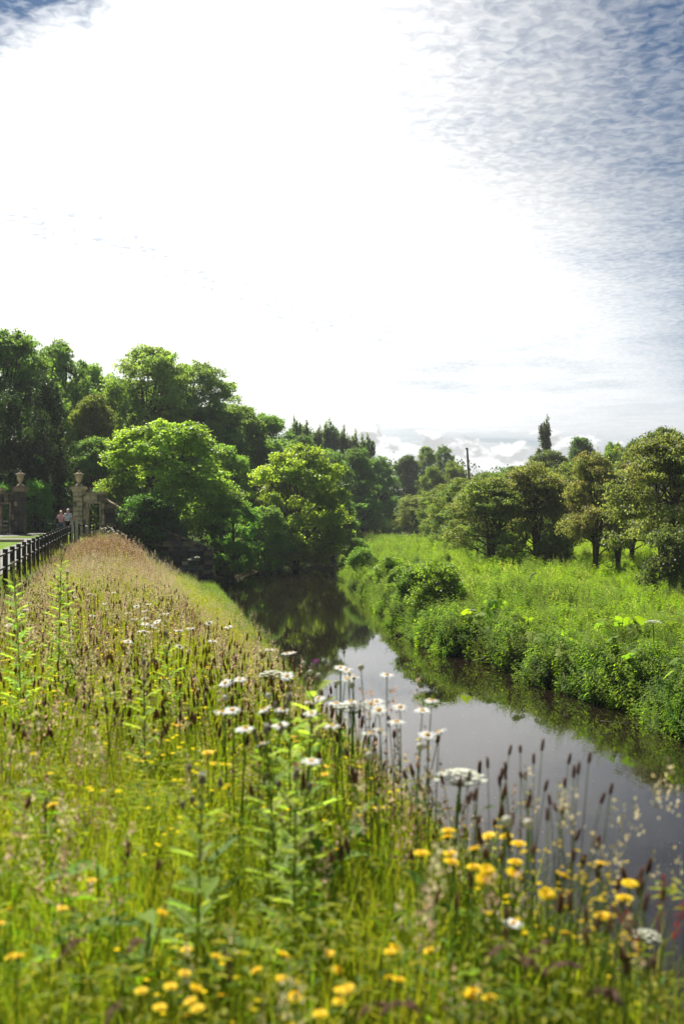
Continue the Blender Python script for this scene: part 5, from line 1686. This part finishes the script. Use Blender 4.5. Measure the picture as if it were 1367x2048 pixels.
HL = [q for q in HK if q[1] > 1880 or (q[1] > 1750 and q[0] < 683)]
HR = [q for q in HK if q not in HL]
for i, ((u, v), w_) in enumerate(zip(HR, ordinals(HR))):
    put(hv_[i % 6], PH, 'hawkbit', u, v, 0.62 + 0.03 * math.sin(i * 1.7), 0.45, 'golden yellow hawkbit at the lower right, ' + w_ + ' of them', 'yellow flower', 'hawkbits at the lower right', size=1.1)
for i, ((u, v), w_) in enumerate(zip(HL, ordinals(HL))):
    put(hv_[i % 6], PH, 'hawkbit', u, v, 0.55 + 0.03 * math.sin(i * 1.7), 0.45, 'blurred yellow flower low in the nearest grass, ' + w_ + ' of them', 'yellow flower', 'yellow flowers in the nearest grass', size=0.75)
for i, ((u, v), w_) in enumerate(zip(HS, ordinals(HS))):
    put(hv_[i % 6], PH, 'hawkbit', u, v, 0.55, 0.45, 'small yellow flower among the brown plantains, ' + w_ + ' of them', 'yellow flower', 'small yellow flowers of the left bank', size=0.8)
# tiny yellow flowers against the water
def make_cress(seed):
    r2 = random.Random(seed); mb = MB(); fl = MB()
    p0 = Vector((0, 0, 0)); top = Vector((r2.uniform(-.05, .05), r2.uniform(-.05, .05), 0.5))
    mb.tube([p0, top], [0.0016, 0.001], 4, (0.13, 0.18, 0.04))
    for k in range(9):
        q = p0.lerp(top, r2.uniform(0.5, 1)); e = q + Vector((r2.uniform(-.07, .07), r2.uniform(-.07, .07), r2.uniform(.02, .09)))
        mb.tube([q, e], [0.001, 0.0008], 3, (0.13, 0.18, 0.04))
        for j in range(5):
            a = j * 1.257; fl.leaf(e, (math.cos(a), math.sin(a), 0.3), (0, 0, 1), 0.007, 0.006, (0.85, 0.65, 0.02))
    return mb.mesh('cress_stem', M_herb), fl.mesh('cress_flowers', M_flower)
cv_ = [make_cress(i) for i in range(4)]
CR = [(1095,1700),(1112,1712),(1125,1718),(1150,1712),(1165,1716),(1178,1735),(1188,1745),(1192,1760),(1140,1745),(1120,1740),(1000,1620),(1010,1625),(1240,1790),(1270,1830),(1285,1828)]
for i, ((u, v), w_) in enumerate(zip(CR, ordinals(CR))):
    put(cv_[i % 4], ('stem', 'flowers'), 'wild_mustard', u, v, 0.66, 0.52, 'sprig of tiny yellow flowers against the dark water, ' + w_ + ' of them', 'yellow flower', 'tiny yellow sprigs at the water edge')

# ribwort plantains
PL7 = [(600,220),(752,213),(717,230),(763,280),(835,278),(675,270),(798,303),(707,318),(598,292),(612,335),(752,340),(627,352),(665,380),(723,360),(722,400),(900,285),(928,262),(907,330),(870,367),(873,395),(907,393),(993,360),(962,452),(815,465),(795,455),(665,450),(570,385),(505,340),(353,335),(387,358),(525,375),(495,415),(435,315),(440,420),(458,500),(553,500),(787,563),(903,610),(638,615),(1325,670),(1100,740),(1110,850),(1200,800),(975,830),(1240,870),(590,790),(530,840),(975,920),(1150,1000),(930,940),(770,1000),(1100,1050),(1190,1140),(1060,1150),(1135,1120),(380,830),(265,820),(900,880)]
pv_ = [make_plantain(0.45, 100 + i) for i in range(8)]
cnt = 0
for i, ((a, b_), w_) in enumerate(zip(PL7, ordinals(PL7))):
    put(pv_[i % 8], ('stem', 'flower_head'), 'ribwort_plantain', 683 + a / 2, 1400 + b_ / 2, 0.72 + 0.02 * (i % 3), 0.45, ('brown plantain head against the water at the lower right, ' + w_ + ' of them') if 'about' not in w_ else 'brown plantain head in the middle of those at the lower right by the water', 'plantain', 'plantains at the lower right by the water', size=0.95)
    cnt += 1
rr = random.Random(9)
spots = []
while len(spots) < 1300:
    y = 1.9 + 13 * rr.random() ** 1.1; x = rr.uniform(-0.40 * y - 0.3, float(fxc(y)) + 0.5 * (float(fxl(y)) - float(fxc(y))))
    if fieldnoise(x, y, 1.4, 3.1) + 0.5 < rr.random() * 1.2: continue
    spots.append((x, y))
spots.sort(key=lambda q: q[1])
near_sp = [q for i, q in enumerate(spots) if q[1] > 2.4][:300 - cnt]
used_ = set(near_sp)
for i, (x, y) in enumerate(near_sp):
    put_xyz(pv_[i % 8], ('stem', 'flower_head'), 'ribwort_plantain', x, y, gz(x, y), rr.uniform(1.1, 1.5), 'brown plantain head standing among the grass of the left bank', 'plantain', 'plantains in the grass of the left bank', rr.uniform(0.5, 0.68), 0.45)
ps = []
psrc = [plantain_stuff(2).mesh('plantain_pair_%d' % i, [M_herb, M_seed]) for i in range(4)]
rest = [q for q in spots if q not in used_ and q[1] > 4.0]
for (x, y) in rest:
    ps.append((x, y, gz(x, y), rr.randrange(4), rr.uniform(1.05, 1.35), rr.uniform(-.1, .1), rr.uniform(-.1, .1), rr.uniform(0, 6.28)))
for _ in range(600):
    y = rr.uniform(11, 24); x = rr.uniform(max(-0.42 * y, float(fence_x(y)) + .2), float(fxc(y)) + 1.5)
    if fieldnoise(x, y, 0.8, 5.1) + 0.35 < rr.random(): continue
    ps.append((x, y, gz(x, y), rr.randrange(4), rr.uniform(1.2, 1.5), rr.uniform(-.1, .1), rr.uniform(-.1, .1), rr.uniform(0, 6.28)))
gn_scatter('distant_plantains', psrc, ps, 'countless brown plantain heads farther along the left bank', 'plantain')


# umbels
def make_umbel(h, rad_, seed, leaves=2):
    r2 = random.Random(seed)
    st = MB(); pts_ = curve_pts(h, r2.uniform(-.04, .04), r2.uniform(-.04, .04)); e = pts_[-1]
    st.tube(pts_, [0.02 * rad_ / 0.1 * 0.35] * 6, 6, (0.12, 0.17, 0.05))
    hd = MB()
    for k in range(22):
        a = k * 2.4; q = math.sqrt((k + 0.5) / 22) * rad_
        c_ = e + Vector((math.cos(a) * q, math.sin(a) * q, rad_ * 0.55 - 0.35 * q * q / rad_))
        st.tube([e, e.lerp(c_, .5) + Vector((math.cos(a), math.sin(a), 0)) * q * 0.12, c_], [0.0012 * rad_ / .08] * 3, 3, (0.14, 0.19, 0.06), cap=False)
        for j in range(16):
            b2 = r2.uniform(0, 6.28); s_ = math.sqrt(r2.random()) * rad_ * 0.17
            w = c_ + Vector((math.cos(b2) * s_, math.sin(b2) * s_, r2.uniform(-.02, .04) * rad_))
            L = rad_ * 0.085
            aa = r2.uniform(0, 6.28); ca, sa = math.cos(aa) * L, math.sin(aa) * L
            hd.add([w + Vector((ca, sa, 0)), w + Vector((-sa, ca, L * .3)), w + Vector((-ca, -sa, 0)), w + Vector((sa, -ca, L * .3))], [(0, 1, 2, 3)], (0.74, 0.75, 0.66))
    lf = MB()
    for k in range(leaves * 12):
        a = r2.uniform(0, 6.28); t_ = r2.uniform(0.3, 0.85); q = pts_[0].lerp(e, t_) + Vector((math.cos(a), math.sin(a), 0.2)) * r2.uniform(0, .12)
        lf.leaf(q, (math.cos(a), math.sin(a), 0.3), (0, 0, 1), 0.05, 0.018, vary((0.10, 0.18, 0.03), .2, r2))
    return st.mesh('umbel_stem', M_herb), hd.mesh('umbel_flower_head', M_flower), lf.mesh('umbel_leaves', M_herb)


um = [make_umbel(0.55, 0.085, i) for i in range(3)]
for i, (u, v, h, lab) in enumerate([(900, 1540, 0.72, 'large white hogweed flower in front of the water, lower right of the daisies'),
                                    (700, 1400, 0.72, 'white umbel half hidden behind the cluster of daisies'),
                                    (560, 1342, 0.72, 'flat cream umbel left of the purple thistle'),
                                    (1300, 1866, 0.45, 'small white umbel among the reddish seed heads in the lower right corner')]):
    put(um[i % 3], ('stem', 'flower_head', 'leaves'), 'hogweed_flower', u, v, h, 0.60, lab, 'white flower', 'white umbels', size=0.5 if i == 3 else 1.0)
big = [make_umbel(1.3, 0.19, 7 + i, 1) for i in range(2)]
for i, (u, v, D, s_, lab) in enumerate([(1307, 1240, 24.0, 1.0, 'tall white umbel rising above the nettles at the right edge'),
                                        (941, 1228, 33.0, 0.75, 'cream umbel above the bright butterbur leaves'),
                                        (735, 1083, 105, 1.0, 'far white umbel where the meadow meets the river bend'),
                                        (395, 1112, 56.0, 0.85, 'larger white umbel in front of the end of the sloping wall'),
                                        (380, 1117, 56.0, 0.6, 'smaller white umbel left of the larger one by the sloping wall')]):
    q = pxw(u, v, D)
    zb = gz(q.x, D); hh = max(q.z - zb, 0.4)
    rt = put_xyz(big[i % 2], ('stem', 'flower_head', 'leaves'), 'hogweed_flower', q.x, D, zb, 1, lab, 'white flower', 'white umbels')
    rt.scale = (s_, s_, hh / 1.42)


# thistles
def make_thistle(h, seed, bud):
    r2 = random.Random(seed)
    st = MB(); pts_ = curve_pts(h, r2.uniform(-.05, .05), r2.uniform(-.05, .05), 8)
    st.tube(pts_, [0.006 * (1 - 0.5 * i / 8) for i in range(9)], 6, (0.22, 0.25, 0.08))
    lf = MB(); bd = MB()
    n = int(h * 46)
    for k in range(n):
        t_ = 0.05 + 0.88 * k / n; q = pts_[0].lerp(pts_[-1], t_); i0 = min(int(t_ * 8), 7); q = pts_[i0].lerp(pts_[i0 + 1], t_ * 8 - i0)
        a = k * 2.4; L = 0.17 * (1.1 - 0.72 * t_) * r2.uniform(.7, 1.2)
        d = Vector((math.cos(a), math.sin(a), 0.6)).normalized(); sd2 = Vector((-d.y, d.x, 0))
        cc = vary((0.36, 0.44, 0.14), .2, r2)
        lf.leaf(q, d, (0, 0, 1), L, L * 0.25, cc)
        for j in range(3):                       # spiny side lobes
            for sgn in (-1, 1):
                lf.leaf(q + d * L * (0.2 + 0.22 * j), (d + sd2 * sgn * 1.3), (0, 0, 1), L * 0.34, L * 0.12, cc)
    tips = [pts_[-1]]; bds = []
    for k in range(4):
        q = pts_[0].lerp(pts_[-1], r2.uniform(.72, .95)); a = r2.uniform(0, 6.28); e = q + Vector((math.cos(a) * .05, math.sin(a) * .05, r2.uniform(.03, .09)))
        st.tube([q, e], [.003, .002], 4, (0.13, 0.15, 0.06)); tips.append(e)
    fl = MB()
    for i, e in enumerate(tips):
        s_ = 1.0 if i == 0 else 0.7
        bd_ = MB(); bds.append(bd_); bd_.lathe([(0.003, 0), (0.010 * s_, 0.006), (0.012 * s_, 0.014), (0.009 * s_, 0.022), (0.006 * s_, 0.026)], 9, bud, c=tuple(e))
        if i == 0:
            for k in range(40):
                a = r2.uniform(0, 6.28); sp_ = r2.uniform(0.2, 0.9)
                fl.leaf(e + Vector((0, 0, 0.022)), (math.cos(a) * sp_, math.sin(a) * sp_, 1.0), (math.sin(a), math.cos(a), 0.1), 0.020, 0.0022, (1, 1, 1))
    return st, lf, bds, fl


def thistle(u, v, h, seed, flc, label, ymin=1.75):
    x, y, z = place_near(u, v, h, ymin)
    h = max(CAMZ + (1024 - v) / F * y - z, 0.3)
    st, lf, bds, fl = make_thistle(h, seed, (0.30, 0.27, 0.20))
    fl.c = [flc or (0.45, 0.42, 0.34)] * len(fl.c)
    root = empty('thistle', (x, y, z), rnd.uniform(0, 6.28)); tag(root, label, 'thistle', 'thistles on the left bank')
    root.scale = (1.1, 1.1, 1)
    link('stem', st.mesh('thistle_stem', M_herb, True), root); link('leaves', lf.mesh('thistle_leaves', M_herb), root)
    [link('bud', b2.mesh('thistle_bud', M_seed, True), root) for b2 in bds]; link('flower', fl.mesh('thistle_flower', M_flower), root)
    return root


thistle(116, 1098, 1.32, 1, None, 'tallest yellow-green thistle standing up in front of the fence')
thistle(45, 1135, 1.25, 2, None, 'thin brownish thistle left of the tallest one')
thistle(142, 1150, 1.20, 3, (0.7, 0.7, 0.65), 'bushy thistle just right of the tallest one')
thistle(606, 1338, 1.0, 4, (0.42, 0.10, 0.42), 'thistle with a single purple flower in front of the water')
thistle(580, 1402, 0.9, 5, None, 'dark budded thistle left of the purple one')
thistle(555, 1465, 0.86, 6, (0.62, 0.62, 0.55), 'thistle with a whitish fluffy head in the middle of the near grass')
thistle(392, 1578, 0.82, 7, (0.62, 0.62, 0.55), 'blurred whitish thistle in the lower left grass')
thistle(345, 1270, 0.85, 8, None, 'pale green leafy thistle right of the daisy patch')
thistle(585, 1560, 0.8, 9, None, 'grey-green thistle below the whitish fluffy one')
thistle(290, 1330, 0.85, 12, None, 'pale green thistle below the daisy patch')


# docks with broad leaves
def lance(L, w, col, seed):
    r2 = random.Random(seed); mb = MB(); n = 8; vs = []; fs = []
    for i in range(n + 1):
        t_ = i / n; ww = w * math.sin(math.pi * (0.06 + 0.94 * t_) ** 0.8) * (1 + 0.08 * r2.uniform(-1, 1)) if i < n else 0.001
        x_ = L * t_; z_ = -0.35 * L * t_ * t_ + 0.03 * L * math.sin(t_ * 9)
        vs += [(x_, -ww, z_ + ww * .35), (x_, 0, z_), (x_, ww, z_ + ww * .35)]
    for i in range(n):
        a_ = 3 * i; fs += [(a_, a_ + 3, a_ + 4, a_ + 1), (a_ + 1, a_ + 4, a_ + 5, a_ + 2)]
    mb.add(vs, fs, col)
    return mb.mesh('broad_leaf', M_herb, True)


lances = [lance(0.22, 0.035, (0.16, 0.27, 0.02), 1), lance(0.18, 0.026, (0.12, 0.22, 0.03), 2), lance(0.15, 0.03, (0.20, 0.30, 0.03), 3)]
DOCK = [(285, 1790, .50, 'dock with one broad bright leaf beside the straw stalk at the lower left'), (110, 1860, .42, 'dock plant low in the darkest grass at the lower left'),
        (640, 1680, .48, 'leafy dock right of the grey-green thistle'), (720, 1600, .50, 'dock with narrow leaves above the hawkbits'), (90, 1560, .52, 'bright dock at the left edge below the brown plantain heads'),
        (860, 1770, .44, 'leafy dock below the group of hawkbits'), (500, 1850, .42, 'dock low at the bottom centre of the grass'), (200, 1700, .48, 'dock left of the broad bright leaf'), (420, 1700, .48, 'dock right of the straw stalk'), (980, 1920, .38, 'dock at the bottom right under the purple grass')]
for k, (u, v, h, lab) in enumerate(DOCK):
    root = flower_root('dock_plant', u, v, h, lab, 'dock', 'docks in the near grass')
    mb = MB(); mb.tube(curve_pts(h * 0.9, .02, .03), [.004] * 6, 5, (0.16, 0.16, 0.05)); link('stem', mb.mesh('dock_stem', M_herb), root)
    for j in range(9):
        t_ = 0.2 + 0.75 * j / 9
        o = link('leaf', lances[(j + k) % 3], root); o.location = (0, 0, h * t_); o.rotation_euler = (rnd.uniform(-.3, .3), rnd.uniform(-0.9, -0.2), j * 2.4 + rnd.uniform(-.3, .3)); o.scale = (0.9,) * 3
x, y, z = place(350, 1700, 0.62)
root = empty('straw_stalk', (x, y, z)); tag(root, 'dry straw coloured stalk leaning in the lower left grass', 'stalk')
mb = MB(); mb.tube([(-0.09, -0.05, 0.22), (-0.04, -0.02, 0.40), (0.0, 0, 0.56)], [.0045, .004, .003], 6, (0.42, 0.33, 0.16)); link('stem', mb.mesh('straw', M_seed), root)
mb = MB(); mb.tube([(-0.09, -0.05, 0.0), (-0.09, -0.05, 0.22)], [.005, .0045], 6, (0.36, 0.28, 0.14)); link('stalk_base', mb.mesh('straw_base', M_seed), root)

# drooping purple grass heads and red sorrel
def make_fog(seed, cols, droop, L=0.11, rad_=0.013, h=0.5, n=240):
    r2 = random.Random(seed); a = r2.uniform(0, 6.28)
    st = MB(); hd = MB(); p_ = Vector((0, 0, 0)); ax = 0.05; pts_ = [p_.copy()]
    for i in range(7):
        ax += 0.04; p_ = p_ + Vector((math.cos(a) * math.sin(ax), math.sin(a) * math.sin(ax), math.cos(ax))) * h / 7; pts_.append(p_.copy())
    st.tube(pts_, [.0016] * 8, 4, (0.2, 0.2, 0.08))
    hp = [p_.copy()]
    for i in range(8):
        ax += droop / 8; p_ = p_ + Vector((math.cos(a) * math.sin(ax), math.sin(a) * math.sin(ax), math.cos(ax))) * L / 8; hp.append(p_.copy())
    for k in range(n):
        t_ = r2.random() * 7.99; i = int(t_); q = hp[i].lerp(hp[i + 1], t_ - i); w = rad_ * math.sin(math.pi * (0.1 + 0.85 * t_ / 8)) ** .7
        b2 = r2.uniform(0, 6.28); off = Vector((math.cos(b2), math.sin(b2), r2.uniform(-.5, .5))) * w * r2.uniform(.3, 1)
        d = (hp[i + 1] - hp[i]).normalized() + off / max(w, 1e-4) * .5
        hd.leaf(q + off, d, off, 0.008, 0.0028, vary(r2.choice(cols), .2, r2))
    hd.tube(hp, [.0012] * 9, 4, cols[0])
    return st.mesh('grass_stem', M_herb), hd.mesh('grass_head', M_seed)


PUR = [(0.30, 0.17, 0.19), (0.36, 0.22, 0.20), (0.25, 0.13, 0.15)]
fg = [make_fog(i, PUR, d_) for i, d_ in enumerate((1.6, 1.1, 2.0))]
PG = [(1000, 1895, .52), (985, 1900, .50), (920, 1960, .48), (905, 1895, .52), (1120, 1900, .50), (1150, 1915, .48), (1180, 1900, .5), (480, 1950, .44), (275, 1925, .46), (10, 1545, .62), (222, 1830, .5), (640, 2000, .42), (60, 1905, .45), (1150, 2010, .4), (1095, 1915, .5)]
for i, ((u, v, h), w_) in enumerate(zip(PG, ordinals(PG))):
    put(fg[i % 3], ('stem', 'seed_head'), 'purple_grass', u, v, h, 0.56, 'drooping purplish pink grass head in the nearest grass, ' + w_ + ' of them', 'grass head', 'drooping purple grass heads')
RED = [(0.42, 0.06, 0.04), (0.50, 0.10, 0.05), (0.30, 0.06, 0.04)]
sr_ = [make_fog(20 + i, RED, 0.3, 0.16, 0.02, 0.45, 130) for i in range(2)]
SR = [(1310, 1735), (1322, 1745), (1335, 1770), (1345, 1790), (1300, 1775), (1350, 1745)]
for i, ((u, v), w_) in enumerate(zip(SR, ordinals(SR))):
    put(sr_[i % 2], ('stem', 'seed_head'), 'red_sorrel', u, v, 0.60, 0.60, 'red sorrel seed head at the lower right edge, ' + w_ + ' of them', 'sorrel', 'red sorrels at the right edge')
# poppy by the fence
def make_poppy(h):
    st = MB(); st.tube(curve_pts(h, .03, .02), [.002] * 6, 5, (0.13, 0.18, 0.05)); e = curve_pts(h, .03, .02)[-1]
    pe = MB()
    for k in range(4):
        a = k * 1.57; pe.leaf(e, (math.cos(a), math.sin(a), 0.5), (0, 0, 1), 0.04, 0.045, (0.65, 0.04, 0.02))
    ce = MB(); ce.lathe([(.003, 0), (.007, .006), (.006, .014), (.001, .016)], 8, (0.05, 0.06, 0.04), c=tuple(e))
    return st.mesh('poppy_stem', M_herb), pe.mesh('poppy_petals', M_flower), ce.mesh('poppy_centre', M_herb)
pp = make_poppy(0.45)
put(pp, ('stem', 'petals', 'centre'), 'poppy', 50, 1122, 0.55, 0.3, 'red poppy at the foot of the black fence near the left edge', 'poppy', None, 15)
# round white daisy buds
mb = MB(); mb.tube(curve_pts(0.55, .04, .02), [.0018] * 6, 5, (0.12, 0.18, 0.04)); bs = mb.mesh('bud_stem', M_herb, True)
e = curve_pts(0.55, .04, .02)[-1]
mb = MB(); mb.lathe([(.003, -.002), (.009, .003), (.0115, .010), (.009, .017), (.002, .020)], 10, (0.62, 0.60, 0.48), c=tuple(e)); bh = mb.mesh('bud_head', M_flower, True)
BD = [(743, 1338), (641, 1351), (668, 1375), (652, 1359), (827, 1493), (606, 1328), (722, 1373), (438, 1398), (520, 1402), (1070, 1645), (975, 1643), (750, 1527), (559, 1430)]
for (u, v), w_ in zip(BD, ordinals(BD)):
    put((bs, bh), ('stem', 'bud_head'), 'daisy_bud', u, v, 0.80, 0.55, 'round cream flower bud on a thin stem, ' + w_ + ' of them', 'flower bud', 'closed flower buds', size=1.3)


# ------------------------------------------------------------------ big leaved plants on the right bank
def lobed(R_, col, seed):
    r2 = random.Random(seed); mb = MB(); vs = [(0, 0, 0.0)]; n = 30
    for i in range(n + 1):
        a = -2.5 + 5.0 * i / n
        lob_ = 0.62 + 0.38 * abs(math.cos(a * 1.55)) ** 0.7
        rr_ = R_ * lob_ * (1 if i % 2 else 0.86) * (1 - 0.22 * abs(a) / 2.5) * r2.uniform(.93, 1.05)
        vs.append((math.cos(a) * rr_, math.sin(a) * rr_, -0.25 * rr_ * rr_ / R_ + 0.05 * R_ * math.cos(a * 6.2)))
    mb.add(vs, [(0, i, i + 1) for i in range(1, n + 1)], col)
    return mb.mesh('lobed_leaf', M_herb, True)


lob_m = [lobed(0.28, (0.22, 0.32, 0.03), 1), lobed(0.22, (0.15, 0.25, 0.035), 2), lobed(0.25, (0.26, 0.35, 0.035), 3)]
pet = MB(); pet.tube([(0, 0, 0), (0.05, 0, 0.35), (0.2, 0, 0.62)], [.014, .010, .007], 5, (0.14, 0.20, 0.05)); petm = pet.mesh('leaf_stalk', M_herb, True)
WHERE = [(30.5, .5, 'below the cream umbel at the water'), (29.6, .9, 'right of the one below the cream umbel'), (28.6, .45, 'hanging over the single curved stick'), (31.8, .8, 'at the left end of the big leaved row'),
         (27.2, .7, 'between the two pale sticks'), (26.0, .5, 'directly over the forked branch'), (24.6, .8, 'right of the forked branch'), (23.4, .5, 'at the dark hollow of the right bank'),
         (22.2, .9, 'below the tall white umbel'), (21.2, .6, 'left of the drooping grass at the right edge'), (20.4, 1.0, 'at the right edge of the photo, lower one'), (21.8, 1.9, 'at the right edge of the photo, upper one'),
         (35.0, .5, 'beside the tussock of sedge'), (26.5, 2.2, 'set back from the water among the nettles'), (33.0, 1.9, 'set back behind the cream umbel'), (24.0, 2.6, 'set back behind the tall white umbel'), (19.2, .8, 'beyond the right edge, nearest the camera')]
for k, (y, d_, lab) in enumerate(WHERE):
    x = float(fxr(y)) + d_
    root = empty('butterbur_plant', (x, y, gz(x, y)), rnd.uniform(0, 6.28), rnd.uniform(0.75, 1.0)); tag(root, 'big lobed green leaves ' + lab, 'large leaved plant', 'big leaved plants on the right bank')
    for j in range(9):
        a = j * 2.4; sc_ = rnd.uniform(.7, 1.25); til = rnd.uniform(0.0, 0.7)
        q = link('stalk', petm, root); q.rotation_euler = (0, til, a); q.scale = (sc_,) * 3
        tip = Matrix.Rotation(a, 3, 'Z') @ Matrix.Rotation(til, 3, 'Y') @ Vector((0.2, 0, 0.62)) * sc_
        o = link('leaf', lob_m[(j + k) % 3], root); o.location = tip; o.rotation_euler = (rnd.uniform(-.6, .6), rnd.uniform(-.1, 1.0), a); o.scale = (sc_,) * 3
# sedge tussocks
sg = [tuft_blades(90, 0.6, 1.15, 0.014, [(0.07, 0.14, 0.04), (0.10, 0.17, 0.05)], 0.14, 1.5, 0.5).mesh('sedge_blades', M_herb) for _ in range(2)]
for k, (y, d_, lab) in enumerate([(34.2, .15, 'dense tussock of arching sedge at the water below the round bush'), (20.6, .05, 'drooping sedge leaning into the water at the lower right'), (48.0, .1, 'small sedge tussock at the narrow part of the river'), (57.0, .1, 'sedge tussock at the far corner of the right bank')]):
    x = float(fxr(y)) + d_
    o = link('sedge_tussock', sg[k % 2]); o.location = (x, y, max(gz(x, y), WZ)); o.rotation_euler = (0, 0, k * 1.3); tag(o, lab, 'sedge', 'sedge tussocks')
# round bushes on the bank edge
for k, (y, d_, s_, lab) in enumerate([(37.5, 1.0, .62, 'leafy yellow-green bush at the bend, above the sedge tussock'), (41, .9, .5, 'bush beyond the leafy yellow-green one'), (52, .8, .5, 'low bush on the narrow part of the right bank'), (62, .8, .55, 'bush at the far corner of the right bank'), (47, 1.0, .4, 'small bush between two others on the right bank'), (75, 1.0, .6, 'far bush on the river side of the meadow')]):
    x = float(fxr(y)) + d_
    tm, cr, W, H = KINDS['shrub'][k % 2]
    root = empty('bank_bush', (x, y, gz(x, y) - 0.1), k * 1.1, s_); tag(root, lab, 'bush', 'bushes on the right bank')
    link('trunk', tm, root); o = link('crown', cr, root); o['kind'] = 'stuff'; o.color = (2.2, 1.95, 1.0, 1) if k in (0, 2, 4) else (1.8, 1.75, 1.1, 1)
